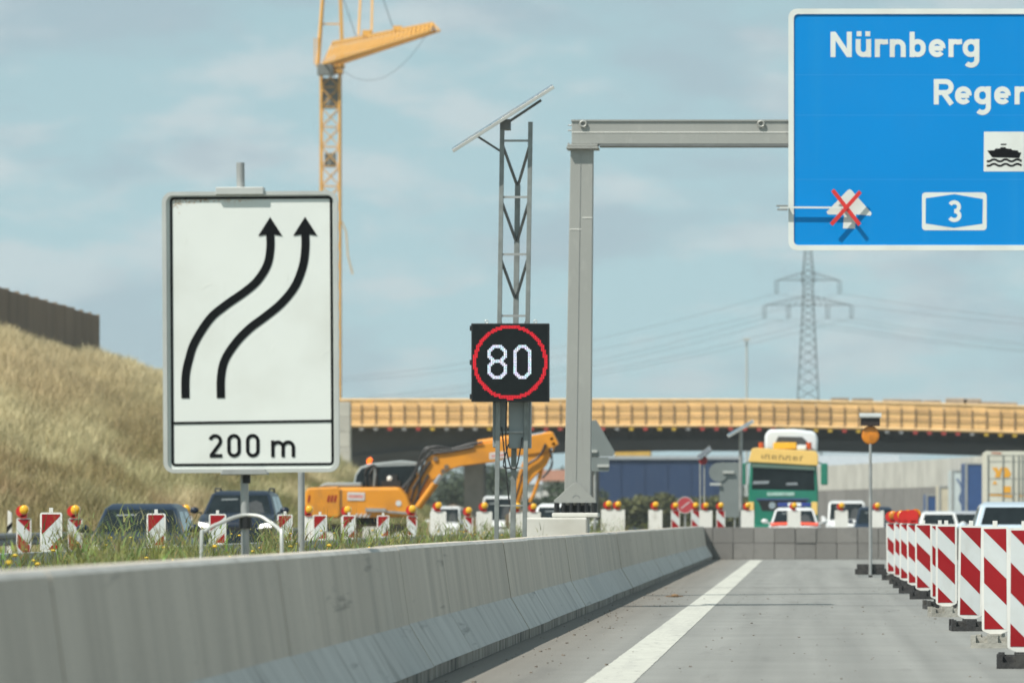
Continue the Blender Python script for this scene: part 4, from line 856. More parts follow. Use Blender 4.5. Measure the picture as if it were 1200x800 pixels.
# ------------------------------------------------------------------ green truck
s = 31.5; cxp = 918; t = thing('green_truck', (X(cxp, s), Y(s), 0), 'green lorry with yellow sun visor board and white roof spoiler facing us', 'truck')
lx = lambda px: X(px, s)-X(cxp, s); lz = lambda py: Z(py, s)
add('cab', MB().prism([(lx(877.5), .45), (lx(958.5), .45), (lx(959), lz(575)), (lx(957), lz(545)), (lx(955), lz(538)), (lx(881), lz(538)), (lx(879), lz(545)), (lx(877), lz(575))], 0, 2.3), M['green'], t, bevel=.08, seg=3)
add('chassis', MB().box(-1.2, 1.2, 2.35, 9, .5, 1.1), M['black'], t); add('load_deck', MB().box(-1.25, 1.25, 2.8, 14, 1.1, 1.4), M['galv_dark'], t)
add('load_body', MB().box(-1.2, 1.2, 3.4, 13, 1.41, 2.9), M['bracket'], t)
vb = add('visor_board', MB().prism([(lx(877), lz(541)), (lx(958.5), lz(545.5)), (lx(959), lz(533)), (lx(956), lz(528.5)), (lx(885), lz(524.5)), (lx(881), lz(526))], -.18, .1), M['truckyellow'], t, bevel=.03)
let = MB()
for i in range(12):
    xq = lx(893+i*4.1); hq = .13+.05*((i*7) % 3)/2; zq = lz(534.6+i*.25); let.stroke([(xq, zq-hq/2), (xq, zq+hq/2)], .035, -.1825-.0002*i)
    if i % 2: let.stroke([(xq, zq+hq/2-.02), (xq+.09, zq+hq/2-.02)], .03, -.1850-.0002*i)
    if i % 3 == 0: let.stroke([(xq, zq-hq/2+.02), (xq+.08, zq-hq/2+.02)], .03, -.1880-.0002*i)
add('worn_lettering', let, pm('letter_brown', (.13,.08,.03), .6), vb)
add('windscreen', MB().prism([(lx(881), lz(573)), (lx(955), lz(574.5)), (lx(954), lz(549)), (lx(882), lz(546))], -.012, .05), M['glass'], t, bevel=.02)
add('windscreen_header', MB().prism([(lx(881), lz(547)), (lx(955), lz(550.5)), (lx(955), lz(546.5)), (lx(881), lz(543))], -.02, .04), pm('pale_green_strip', (.35,.5,.42), .5), t)
add('dashboard_items', MB().prism([(lx(882), lz(567)), (lx(900), lz(566.5)), (lx(902), lz(563)), (lx(883), lz(563.5))], -.018, .0).prism([(lx(921), lz(568)), (lx(935), lz(568)), (lx(934), lz(565)), (lx(922), lz(565.5))], -.018, 0), pm('dash_pale', (.25,.28,.3), .6), t)
add('name_strip', MB().prism([(lx(899), lz(580.5)), (lx(931), lz(580.5)), (lx(931), lz(576.5)), (lx(899), lz(576.5))], -.02, 0), pm('pale_mark', (.3,.45,.4), .5, var=.5, vs=14), t)
add('grille', MB().prism([(lx(888), lz(585)), (lx(946), lz(585.5)), (lx(942), lz(598)), (lx(893), lz(598))], -.02, .05), M['black'], t, bevel=.01); add('grille_bar', MB().box(lx(886), lx(948), -.04, 0, lz(585.5), lz(583.6)), pm('truck_blue', (.06,.09,.2), .4), t)
add('emblem', MB().disc((lx(905), -.035, lz(592)), .13, .02, 16), M['chrome'], t)
add('lower_bumper', MB().box(lx(878), lx(958), -.1, .3, .35, 1.0), M['green'], t, bevel=.05)
for px in (876.5, 951): add('yellow_marker', MB().box(lx(px), lx(px+7), -.05, .1, lz(603), lz(588)), M['truckyellow'], t, bevel=.02)
for px, sg_ in ((870, -1), (966, 1)):
    mr = add('mirror', MB().box(lx(px)-.13, lx(px)+.13, -.1, .12, lz(568), lz(542.5)), M['green'], t, bevel=.05); add('mirror_arm', MB().bar((lx(px), .05, lz(544)), (lx(px)-sg_*.3, .1, lz(541)), .05), M['green'], mr)
sp_o = [(lx(896), lz(527)), (lx(896), lz(511)), (lx(898.5), lz(505)), (lx(903), lz(502.8)), (lx(930), lz(502.2)), (lx(952), lz(504.5)), (lx(957), lz(508)), (lx(958.5), lz(514)), (lx(958), lz(530))]
add('roof_spoiler', MB().prism(sp_o, .5, 2.2), M['truckwhite'], t, bevel=.12, seg=3)
add('spoiler_recess', MB().prism([(lx(908), lz(519)), (lx(912), lz(511)), (lx(940), lz(511.5)), (lx(946), lz(517)), (lx(947), lz(526)), (lx(908), lz(526))], .47, .51), M['girder'], t)
add('amber_light_bar', MB().box(lx(906), lx(933.5), .1, .4, lz(526), lz(518)), M['amber'], t, bevel=.04); add('roof_lamp_pod', MB().box(lx(934), lx(945), .1, .4, lz(527), lz(521)), M['truckwhite'], t, bevel=.03)
for px in (892, 948): add('roof_beacon', MB().tube((lx(px), .3, lz(526)), (lx(px), .3, lz(518)), .10, 10), pm('beacon_orange_red', (.6,.1,.02), .3), t)
for px in (884, 952):
    for yy in (1.0, 5.5): wh = add('wheel', MB().tube((lx(px)-.14, yy, .5), (lx(px)+.14, yy, .5), .5, 18), M['tyre'], t)

# ------------------------------------------------------------------ lorries ahead on the right
s = 29.0; c0 = 1192; t = thing('container_truck', (X(c0, s), Y(s), 0), 'cream shipping container with orange marks on a lorry, seen from behind', 'truck')
lx = lambda px: X(px, s)-X(c0, s); lz = lambda py: Z(py, s)
bx_ = add('container', MB().box(lx(1156), lx(1230), 0, 6.1, 1.25, lz(528.5)), M['cont'], t, bevel=.02)
sw = MB()
for k in range(20): sw.box(lx(1156)-.028, lx(1156)-.002, .25+k*.29, .40+k*.29, 1.4, lz(531))
add('side_rib', sw, M['cont'], bx_)
add('corner_post', MB().box(lx(1156)-.02, lx(1158.5), -.03, .12, 1.25, lz(528)), M['cont'], bx_); add('header', MB().box(lx(1156), lx(1230), -.05, -.002, lz(533), lz(528.3)), M['cont'], bx_)
for a, b in ((1158.8, 1193), (1194, 1228)): 
    dr = add('door', MB().box(lx(a), lx(b), -.03, -.003, 1.32, lz(533.4)), M['cont'], bx_)
    for zq in (541, 561, 578.5, 590): add('door_rib', MB().box(lx(a)+.03, lx(b)-.03, -.04, -.031, lz(zq), lz(zq-.8)), M['contgrey'], dr)
for px in (1157.6, 1175.3, 1187, 1193.5, 1198, 1212): add('lock_rod', MB().tube((lx(px), -.06, 1.35), (lx(px), -.06, lz(533)), .025, 6), M['contgrey'], bx_)
U = lambda a, b: (lx(1130+a/10), lz(520+b/10))
for pl in ([(325,275),(385,275),(405,320),(425,275),(448,275),(430,340),(420,390),(358,390),(372,345)], [(455,275),(505,275),(550,348),(525,390),(455,390),(475,335)], [(330,470),(358,425),(388,470)], [(458,495),(545,495),(545,570),(455,570)], [(295,588),(438,590),(438,606),(295,604)], [(440,594),(560,598),(560,625),(440,618)], [(640,600),(700,602),(700,616),(640,614)]):
    add('orange_mark', MB().flat([U(*q) for q in pl], -.046), M['contorange'], bx_)
add('rust_mark', MB().flat([U(320,95),U(435,103),U(435,120),U(320,112)], -.053), pm('rust_red', (.4,.1,.04), .8), bx_)
add('chassis', MB().box(-1.1, 1.1, .1, 10, .8, 1.24), M['black'], t)
for px in (1162, 1222):
    for yy in (1.2, 2.5): add('wheel', MB().tube((lx(px)-.25, yy, .5), (lx(px)+.25, yy, .5), .5, 16), M['tyre'], t)
def rear_truck(name, label, x0, x1, py, s, mat, side=None):
    c0 = (x0+x1)/2; t = thing(name, (X(c0, s), Y(s), 0), label, 'truck'); w = (x1-x0)/2/s
    b = add('box_body', MB().box(-w, w, 0, 9, 1.0, Z(py, s)), mat, t, bevel=.03); add('rear_frame', MB().box(-w, w, -.04, -.002, Z(py+2, s), Z(py, s)).box(-w, -w+.12, -.04, -.002, 1.0, Z(py+2, s)).box(w-.12, w, -.04, -.002, 1, Z(py+2, s)), M['galv'], b)
    add('door_seam', MB().box(-.02, .02, -.03, -.003, 1.05, Z(py+3, s)), M['galv_dark'], b); add('chassis', MB().box(-w*.9, w*.9, .1, 11, .6, .99), M['black'], t)
    for sg_ in (-1, 1): add('wheel', MB().tube((sg_*w*.8-.2, 1.5, .5), (sg_*w*.8+.2, 1.5, .5), .5, 16), M['tyre'], t); add('tail_light', MB().box(sg_*w*.7-.15, sg_*w*.7+.15, -.02, .05, .7, .85), M['lampred'], t)
    return t, b
t, b = rear_truck('pale_box_truck', 'pale grey lorry with small dark emblem left of the blue one', 1115, 1167, 550.5, 20.7, M['trailerpale']); 
add('emblem', MB().stroke(catmull([(-.95,3.5),(-.75,3.2),(-.68,2.8),(-.8,2.4),(-.7,2.1)], 4), .09, -.05), M['trailerblue'], b)
t, b = rear_truck('blue_box_truck', 'blue lorry wedged between the pale lorry and the container', 1131, 1189, 542, 23.2, M['trailerblue'])
t, b = rear_truck('cream_box_truck', 'cream lorry partly hidden left of the pale grey lorry', 1100, 1140, 569, 19.9, M['trailercream'])
t, b = rear_truck('small_blue_truck', 'small far blue lorry at the left end of the lorry queue', 1085, 1128, 579, 19.3, M['trailerblue'])

# ------------------------------------------------------------------ excavator
s = 34.0; c0 = 430; Ye = Y(s); t = thing('excavator', (X(c0, s), Ye, 0), 'orange wheeled excavator with raised boom working under the bridge', 'excavator')
lx = lambda px: X(px, s)-X(c0, s); lz = lambda py: Z(py, s)
UP = add('upper_body', MB().prism([(lx(361), lz(604)), (lx(361), lz(577)), (lx(364), lz(572)), (lx(402), lz(571)), (lx(470), lz(570.5)), (lx(479), lz(580)), (lx(488), lz(606)), (lx(440), lz(606)), (lx(380), lz(606))], -1.2, 1.2), M['orange'], t, bevel=.12, seg=3)
add('counterweight', MB().prism([(lx(360.5), lz(605)), (lx(360.5), lz(577)), (lx(364), lz(571.5)), (lx(399), lz(570)), (lx(402), lz(574)), (lx(402), lz(604)), (lx(398), lz(607))], -1.26, 1.26), M['orange'], t, bevel=.14, seg=3)
add('body_shadow_gap', MB().box(lx(402.2), lx(403.2), -1.215, -1.19, lz(605), lz(573)), M['bracket'], t)
add('engine_hood', MB().prism([(lx(375), lz(570.5)), (lx(383), lz(565.5)), (lx(425), lz(565)), (lx(426), lz(570.5))], -.9, 1.0), M['grey'], t, bevel=.05)
for px in (361.5, 386):
    hp = MB()
    for i in range(3): hp.flat([(lx(px+i*4), lz(588)), (lx(px+i*4+2.2), lz(588)), (lx(px+i*4+4), lz(580)), (lx(px+i*4+1.8), lz(580))], -1.275)
    if px < 370: hp = MB().flat([(lx(363.5), lz(588)), (lx(365.5), lz(588)), (lx(367), lz(580)), (lx(365), lz(580))], -1.275)
    add('hazard_stripe', hp, M['bakered'], UP)
hs = MB()
for i in range(4): hs.flat([(lx(417+i*5), lz(606)), (lx(419.5+i*5), lz(606)), (lx(423+i*5), lz(601.5)), (lx(420.5+i*5), lz(601.5))], -1.213)
add('hazard_stripe', hs, M['bakewhite'], UP)
add('label_plate', MB().prism([(lx(410), lz(586)), (lx(430), lz(586)), (lx(430), lz(577)), (lx(410), lz(576.5))], -1.225, -1.21), M['bakewhite'], UP); add('label_mark', MB().flat([(lx(411.5), lz(583.5)), (lx(428.5), lz(583.8)), (lx(428.5), lz(579.5)), (lx(411.5), lz(579.2))], -1.228), pm('faded_red', (.55,.25,.22), .6, var=.3, vs=9), UP)
add('round_sticker', MB().disc((lx(469.5), -1.22, lz(589.5)), .10, .01, 16), M['bakewhite'], UP)
add('handrail', MB().bar((lx(431), -1.24, lz(597)), (lx(455), -1.24, lz(597.5)), .12), M['galv'], UP); add('trim_strip', MB().bar((lx(455), -1.22, lz(599)), (lx(487), -1.22, lz(601.5)), .02, .07), M['galv'], UP)
cb = [(lx(413), lz(571)), (lx(416), lz(556)), (lx(422), lz(547)), (lx(432), lz(543)), (lx(470), lz(539)), (lx(489), lz(541)), (lx(489), lz(571))]
CB = add('cab', MB().prism(cb, .05, 1.15), M['grey'], t, bevel=.06); 
add('cab_glass', MB().prism([(lx(415.5), lz(570)), (lx(418), lz(556.5)), (lx(423.5), lz(549)), (lx(434), lz(545.8)), (lx(438), lz(545.8)), (lx(436), lz(570))], .03, .06).prism([(lx(441), lz(570)), (lx(442), lz(546.5)), (lx(488), lz(545)), (lx(488), lz(570))], .03, .06), M['glass'], CB)
add('beacon', MB().tube((lx(432), .3, lz(543)), (lx(432), .3, lz(537.5)), .08, 10).tube((lx(431), .3, lz(540)), (lx(435), .3, lz(537)), .07, 8), pm('beacon_glow', (.8,.15,.01), .3, emit=(1,.16,.01), es=1.2), CB)
add('pump_block', MB().box(lx(447), lx(470), -.3, .02, lz(571), lz(563)).box(lx(452), lx(466), -.25, .0, lz(563), lz(556)), M['hose'], CB)
add('seat', MB().sphere((lx(457), -.2, lz(561)), .11, 10, 6, (1,1,1.2)), M['plastic_white'], CB)
for pts in ([(430,570),(429,552),(436,545),(442,549),(441,570)], [(436,570),(434,556),(440,547)], [(478,570),(488,553),(496,530),(503,524),(515,526)], [(472,572),(484,558),(492,540),(499,528),(512,523),(530,526)], [(505,528),(530,526),(552,520),(566,518)], [(508,531),(532,528),(556,523)], [(500,533),(494,550),(492,572),(490,590)], [(484,573),(493,560),(500,545)], [(481,590),(487,570),(497,553),(505,540)], [(485,594),(493,575),(503,556)], [(640,520),(632,535),(618,545),(611,560)], [(645,525),(647,545),(636,560)], [(612,560),(606,580),(600,596)], [(475,585),(481,565),(492,545),(505,531)]):
    add('hose', MB().path([(lx(p[0]), -.35, lz(p[1])) for p in catmull(pts, 5)], .045, 6), M['hose'], t)
# boom, stick and cylinders
boom = [(476,597),(473,588),(480,572),(492,553),(503,535),(515,530),(530,530),(560,521),(600,514),(648,506),(655,520),(640,530),(600,535),(580,541),(540,546),(527,550),(518,556),(505,564),(492,585),(487,598)]
BM = add('boom', MB().prism([(lx(a), lz(b)) for a, b in boom], -.30, .30), M['orange'], t, bevel=.03)
for yy in (-.42, .42):
    bc = add('boom_cylinder', MB().tube((lx(490), yy, lz(594)), (lx(510), yy, lz(566)), .11, 10), M['orange'], t, smooth=True); add('cylinder_rod', MB().tube((lx(510), yy, lz(566)), (lx(517), yy, lz(556)), .065, 8), M['chrome'], bc, smooth=True)
add('stick_cylinder', MB().tube((lx(560), 0, lz(519.5)), (lx(600), 0, lz(513.5)), .13, 10), M['orange'], t, smooth=True); add('cylinder_rod', MB().tube((lx(600), 0, lz(513.5)), (lx(640), 0, lz(507)), .06, 8), M['chrome'], t)
add('label_plate', MB().prism([(lx(574), lz(538)), (lx(594), lz(536)), (lx(594), lz(528.5)), (lx(574), lz(530.5))], -.312, -.301), M['bakewhite'], BM); add('label_mark', MB().flat([(lx(576), lz(536)), (lx(592), lz(534.2)), (lx(592), lz(531)), (lx(576), lz(532.8))], -.314), pm('faded_red_b', (.55,.25,.22), .6, var=.3, vs=9), BM)
for px, py in ((511,537.5),(524,547),(520,552)): add('pivot_pin', MB().disc((lx(px), -.36, lz(py)), .09, .06, 12), M['bracket'], BM)
stick = [(636,507),(646,505),(651,512),(650,525),(640,545),(625,560),(615,572),(609,590),(603,604),(597,604),(601,588),(604,570),(610,548),(618,530)]
ST = add('stick', MB().prism([(lx(a), lz(b)) for a, b in stick], -.24, .24), M['orange'], t, bevel=.03)
for px, py in ((647,514),(649,520),(646,526)): add('pivot_pin', MB().disc((lx(px), -.3, lz(py)), .06, .06, 10), M['chrome'], ST)
add('bucket_link', MB().path([(lx(a), -.1, lz(b)) for a, b in ((637,543),(632,560),(626,578),(621,588))], .06, 8), M['orange'], t); add('bucket', MB().prism([(lx(594), lz(602)), (lx(608), lz(600)), (lx(624), lz(590)), (lx(626), lz(606)), (lx(618), lz(622)), (lx(600), lz(624)), (lx(592), lz(614))], -.5, .5), M['bracket'], t, bevel=.03)
add('undercarriage', MB().box(lx(378), lx(482), -.9, .9, .55, 1.05), M['bracket'], t, bevel=.05); add('swing_ring', MB().tube((lx(430), 0, 1.04), (lx(430), 0, lz(605)), .7, 20), M['black'], t)
for px in (388, 470):
    for yy in (-1.2, .75):
        wh = add('wheel', MB().tube((lx(px), yy, .5), (lx(px), yy+.45, .5), .5, 20), M['tyre'], t, smooth=True); add('hub', MB().disc((lx(px), yy-.02, .5), .28, .1, 16), M['plinth'], wh)
add('blade', MB().box(lx(428), lx(446), -1.25, 1.25, .15, .95), M['plinth'], t, bevel=.03)

# ------------------------------------------------------------------ bridge under construction
s = 16.0; Yb = F/s; t = thing('bridge', (0, Yb, 0), 'new road bridge with yellow plywood formwork along its edge', 'bridge')
bz = lambda py: Z(py, s)
sag = lambda x: -.0155*max(0, x+5)-.0004*max(0, x+5)**2        # the deck falls gently toward the right
bot = [(-46,557),(-36.5,552),(-33.3,547),(-29,540),(-24,533),(-18,529),(-10,526.5),(0,527),(8,530),(16,534),(32,542)]
girder = [(x, bz(p)) for x, p in bot]+[(32, bz(500)+sag(32)), (16, bz(500)+sag(16)), (0, bz(500)+sag(0)), (-10, bz(500)), (-46, bz(500))]
GD = add('girder_web', MB().prism(girder, 2.2, 2.6), M['girder'], t); add('girder_web', MB().prism(girder, 9.0, 9.4), M['girder'], t)
fl_ = MB()
for (xa, pa), (xb_, pb_) in zip(bot[:-1], bot[1:]): fl_.prism([(xa, bz(pa)), (xb_, bz(pb_)), (xb_, bz(pb_)+.8), (xa, bz(pa)+.8)], 1.75, 2.195)
add('lower_flange', fl_, M['girder'], t)
dk = MB(); xs = list(range(-46, 33, 3))
for a, b in zip(xs[:-1], xs[1:]): dk.add([(a,.25,bz(499.5)+sag(a)),(b,.25,bz(499.5)+sag(b)),(b,11.5,bz(499.5)+sag(b)),(a,11.5,bz(499.5)+sag(a)),(a,.25,bz(476)+sag(a)),(b,.25,bz(476)+sag(b)),(b,11.5,bz(476)+sag(b)),(a,11.5,bz(476)+sag(a))], [(0,3,2,1),(4,5,6,7),(0,1,5,4),(2,3,7,6)])
add('deck', dk, M['concrete_dark'], t)
pw = 1.04; pan = MB().box(.012, pw-.012, 0, .06, bz(497), bz(469)); post_m = MB().box(-.028, .028, -.12, -.04, bz(501), bz(473.5)); k = 0; caps = ['capred','capyellow','capred','capgrey','capyellow']
pan0 = ps0 = None; cp0 = {}
x = -45.0
while x < 31.5:
    z = sag(x)+random.uniform(-.04, .04)
    if pan0 is None:
        pan0 = add('formwork_panel', pan, M['formwork'], t, loc=(x, 0, z)); ps0 = add('formwork_post', post_m, M['bracket'], t, loc=(x, 0, sag(x)))
    else:
        q = pan0.copy(); col.objects.link(q); q.parent = t; q.location = (x, random.uniform(-.02, .02), z); q = ps0.copy(); col.objects.link(q); q.parent = t; q.location = (x, 0, sag(x))
    c = caps[random.randrange(5)]
    if c not in cp0: cp0[c] = add('bracket_end', MB().box(-.15, .15, -.22, .5, bz(504), bz(501.2)), M[c], t, loc=(x, 0, sag(x)))
    else: q = cp0[c].copy(); col.objects.link(q); q.parent = t; q.location = (x, 0, sag(x)); 
    x += pw; k += 1
for pz in (477.5, 487):
    rl = MB(); rl.path([(a, -.1, bz(pz)+sag(a)) for a in xs], .03, 5); add('guard_pipe', rl, M['bracket'], t)
add('top_plank', MB().path([(a, .03, bz(468.6)+sag(a)) for a in xs], .11, 4), M['timber'], t); add('toe_plank', MB().path([(a, -.06, bz(498.6)+sag(a)) for a in xs], .12, 4), M['timber'], t)
for px in (557, 690): 
    xx_ = X(px, 15.8); add('pier', MB().box(xx_-.75, xx_+.75, 4, 7, 0, bz(528)), M['concrete_dark'], t, bevel=.1)
# stacked timber bundles on the far side of the deck
for k, px in enumerate((985, 1012, 1047, 1070, 1095, 1124, 1143, 1163, 1186)):
    w_ = 1.35+.25*(k % 2); h_ = .42+.18*(k in (5, 6))
    b = add('timber_bundle', MB().box(-w_/2, w_/2, 0, 1.2, .0, h_+.42).box(-w_/2+.1, -w_/2+.22, .05, 1.15, -.09, -.002).box(w_/2-.22, w_/2-.1, .05, 1.15, -.09, -.002), M['stone'], loc=(X(px, s), Yb+9, bz(476)+sag(X(px, s))+.09), bevel=.04)
    tag(b, ('tall brown material bundle on the bridge deck' if k in (5, 6) else 'low brown material bundle on the bridge deck')+', number %s from the right edge' % ['nine','eight','seven','six','five','four','three','two','one'][k], 'bundle', 'material bundles on the bridge deck')
# concrete tower beside the left bearing
t = thing('concrete_pillar', (X(398, 17.5), F/17.5, 0), 'rough pale concrete pillar at the left end of the bridge, right of the arrow sign', 'pillar')
zt_ = Z(471, 17.5); hb = zt_/9
for k in range(9): add('concrete_block', MB().box(-.75, .75, -.7, .7, k*hb+.006, (k+1)*hb-.006), M['concrete_light'], t, loc=(random.uniform(-.03,.03), random.uniform(-.03,.03), 0), bevel=.04)

# ------------------------------------------------------------------ things beyond and under the bridge
t = thing('retaining_wall', (0, 0, 0), 'pale concrete retaining wall with dark lower band under the bridge', 'wall')
pa = [(X(880, 15.4), F/15.4), (X(970, 16.7), F/16.7), (X(1060, 18.0), F/18.0), (X(1150, 19.6), F/19.6), (X(1230, 21.5), F/21.5)]
for a, b in zip(pa[:-1], pa[1:]):
    n_ = 4
    for k in range(n_):
        u0, u1 = k/n_+.0008, (k+1)/n_-.0008; p = [(a[0]+(b[0]-a[0])*u, a[1]+(b[1]-a[1])*u) for u in (u0, u1)]
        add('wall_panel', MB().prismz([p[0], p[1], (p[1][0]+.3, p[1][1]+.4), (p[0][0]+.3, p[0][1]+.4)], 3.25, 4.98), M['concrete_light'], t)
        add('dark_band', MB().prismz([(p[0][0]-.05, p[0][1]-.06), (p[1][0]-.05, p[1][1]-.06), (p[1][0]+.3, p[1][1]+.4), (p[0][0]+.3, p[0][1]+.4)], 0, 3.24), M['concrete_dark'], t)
s = 12.0; t = thing('blue_hall', (X(785, s), F/s, 0), 'large dark blue hall behind the bridge with pale roof edge', 'building'); lx = lambda px: X(px, s)-X(785, s); lz = lambda py: Z(py, s)
WL = add('wall', MB().box(lx(700), lx(868), 0, 20, 0, lz(538)), M['hallblue'], t); add('wall_seam', MB().box(lx(812), lx(812.6), -.05, 0, 0, lz(538)), M['girder'], WL)
add('roof_edge', MB().box(lx(699), lx(869), -.3, 20, lz(537.9), lz(534)), M['hallroof'], t); add('roof_yellow_unit', MB().box(lx(720), lx(762), .5, 6, lz(533.9), lz(525.5)), M['hallyellow'], t)
for k in range(6): add('cladding_panel', MB().box(lx(702+k*27.4), lx(728+k*27.4), -.06, -.003, .1, lz(539)), M['hallblue'], WL)
def leafmesh(name, cl, nl, size, colr):
    P_ = []; 
    for (c, r) in cl:
        k = int(nl*(r[0]*r[2])); d = rng.normal(size=(k, 3)); d /= np.linalg.norm(d, axis=1)[:, None]; P_.append(np.array(c)+d*np.array(r)*(rng.uniform(.25, 1, k)**.45)[:, None])
    P_ = np.concatenate(P_); n = len(P_); u = rng.normal(size=(n, 3)); u /= np.linalg.norm(u, axis=1)[:, None]; v = np.cross(u, rng.normal(size=(n, 3))); v /= np.linalg.norm(v, axis=1)[:, None]; q = rng.uniform(.5, 1.2, n)[:, None]*size
    V = np.stack([P_-u*q, P_+v*q*.7, P_+u*q, P_-v*q*.7], 1).reshape(-1, 3); me = bpy.data.meshes.new(name); me.from_pydata(V.tolist(), [], np.arange(4*n).reshape(-1, 4).tolist())
    at = me.attributes.new('tint', 'FLOAT_COLOR', 'POINT'); C = np.array(colr)[None]*rng.uniform(.6, 1.4, n)[:, None]; at.data.foreach_set('color', np.concatenate([np.repeat(C, 4, 0), np.ones((4*n, 1))], 1).ravel()); me.materials.append(M['leaf']); return me
def tree(label, px, s, H, Wd, colr, name='tree', grp='trees beyond the bridge'):
    t = thing(name, (X(px, s), F/s, 0), label, 'tree', grp)
    add('trunk', MB().tube((0,0,0), (.1,0,H*.45), .22, 8, .14).tube((.1,0,H*.42), (-Wd*.25,.2,H*.7), .11, 6, .04).tube((.1,0,H*.42), (Wd*.28,-.2,H*.75), .11, 6, .04), M['bark'], t)
    cl = [((random.uniform(-.32,.32)*Wd, random.uniform(-.3,.3)*Wd, H*random.uniform(.4,.86)), (Wd*random.uniform(.16,.3), Wd*.25, H*random.uniform(.10,.18))) for _ in range(9)]
    add('crown', leafmesh('crown', cl, 95, .22, colr), None, t)
G1, G2 = (.055,.075,.045), (.075,.095,.055)
for lb, px, s, H, Wd, c in (('dark bushy tree just right of the concrete pillar under the bridge', 425, 11, 7.5, 7, G1), ('dark tree behind the excavator cab under the bridge', 470, 11.4, 7.0, 6, G1), ('grey green tree under the excavator boom', 528, 11, 7.4, 6, G2), ('dark tree left of the speed display mast far behind', 572, 12, 7.0, 5, G1), ('dark green tree right of the excavator stick', 640, 13, 5.0, 5, G1), ('low green tree left of the gantry foot', 672, 13.4, 4.6, 4, G1), ('tree far behind between gantry and blue hall', 692, 12.5, 5.0, 3.5, G2)):
    tree(lb, px, s, H, Wd, c)
for k, (px, w_) in enumerate(((718, 5), (752, 5.5), (790, 5), (828, 5.2), (860, 4.5))):
    s = 12.9; t = thing('hedge_shrub', (X(px, s), F/s, 0), 'scrub bush at the foot of the blue hall, number %s from the left' % ['one','two','three','four','five'][k], 'bush', 'scrub along the blue hall')
    add('stem', MB().tube((0,0,0), (0,0,1.6), .1, 6, .05), M['bark'], t); add('foliage', leafmesh('foliage', [((random.uniform(-.4,.4)*w_, random.uniform(-.6,.6), random.uniform(.8, 2.7)), (w_*.24, .9, .85)) for _ in range(16)], 220, .26, (.13,.135,.06)), None, t)
def house(label, x0, x1, py_e, py_r, s, wall, roof):
    c0 = (x0+x1)/2; t = thing('far_house', (X(c0, s), F/s, 0), label, 'building'); w = (x1-x0)/2/s; ze, zr = Z(py_e, s), Z(py_r, s)
    W0 = add('wall', MB().box(-w, w, 0, 8, 0, ze), M[wall], t); add('roof', MB().prismx([(-.5, ze-.1), (8.5, ze-.1), (8.3, ze+.15), (4, zr), (-.3, ze+.15)], -w-.4, w+.4), M[roof], t)
    k = max(2, int(w/1.4))
    for i in range(k):
        xq = -w+(i+.5)*2*w/k; wn = add('window', MB().box(xq-.45, xq+.45, -.05, -.002, ze*.45, ze*.45+1.3), M['glass'], W0); add('sill', MB().box(xq-.55, xq+.55, -.14, -.052, ze*.45-.1, ze*.45-.002), M['plinth'], wn)
house('pale far house with red roof behind the excavator stick', 636, 668, 562, 550, 10.5, 'house', 'houseroof')
house('white far shed glimpsed left of the gantry post', 610, 634, 566, 558, 9.6, 'house', 'hallroof')
house('long dark blue far building seen under the bridge right of the lorry', 958, 1050, 546, 533, 9.5, 'hallblue', 'hallroof')
def heap(label, px, s, w, h):
    n_ = 14; vs = [(0,0,h)]; fs = []
    for j in range(1, 6):
        for i in range(n_):
            a = 2*math.pi*i/n_; r_ = w*j/5*random.uniform(.9, 1.1); vs.append((r_*math.cos(a), r_*.6*math.sin(a), max(-.05, h*(1-(j/5)**1.4)+random.uniform(-.1,.1))))
    for i in range(n_):
        fs.append((0, 1+i, 1+(i+1)%n_))
        for j in range(4): fs.append((1+j*n_+i, 1+(j+1)*n_+i, 1+(j+1)*n_+(i+1)%n_, 1+j*n_+(i+1)%n_))
    tag(add('soil_heap', MB().add(vs, fs), M['heap'], loc=(X(px, s), F/s, 0), smooth=True), label, 'soil heap')
heap('brown soil heap behind the excavator boom cylinder', 532, 18, 2.8, 2.2); heap('low brown soil heap behind the speed display mast', 600, 17, 3, 2.0)

wd_ = [((random.uniform(-260, 150), random.uniform(-20, 20), random.uniform(1.5, 8.2)), (random.uniform(4, 9), 5, random.uniform(1.4, 2.6))) for _ in range(330)]
tag(add('far_wood', leafmesh('far_wood', wd_, 9, .8, (.075,.095,.06)), None, loc=(0, 1150, 0)), 'distant grey green wood glimpsed under the bridge', 'wood', kind='stuff')

# ------------------------------------------------------------------ tower crane
s = 14.0; Yc = F/s; t = thing('tower_crane', (X(387.5, s), Yc, 0), 'yellow lattice tower crane rising behind the arrow sign', 'crane')
mw = .78; zj = Z(76, s)
MS = MB()
for a in (-1, 1):
    for b in (-1, 1): MS.bar((a*mw, b*mw, 0), (a*mw, b*mw, zj), .17)
mast = add('mast', MS, M['crane'], t); br = MB(); z = 1.0; k = 0; hh = 1.65
while z+hh < zj:
    for (ax, ay, bx_, by) in ((-1,-1,1,-1),(1,-1,1,1),(1,1,-1,1),(-1,1,-1,-1)):
        br.bar((ax*mw, ay*mw, z), (bx_*mw, by*mw, z+hh), .075); br.bar((bx_*mw, by*mw, z), (ax*mw, ay*mw, z+hh), .075); br.bar((ax*mw, ay*mw, z), (bx_*mw, by*mw, z), .06)
    z += hh
add('mast_bracing', br, M['crane'], mast)
add('climbing_cage', MB().box(-.66, .66, -.55, .66, Z(127, s), Z(92, s)), M['crane_grey'], mast)
add('mast_cabinet', MB().box(-.45, .45, -.5, .3, Z(196, s), Z(180, s)), M['crane_grey'], mast)
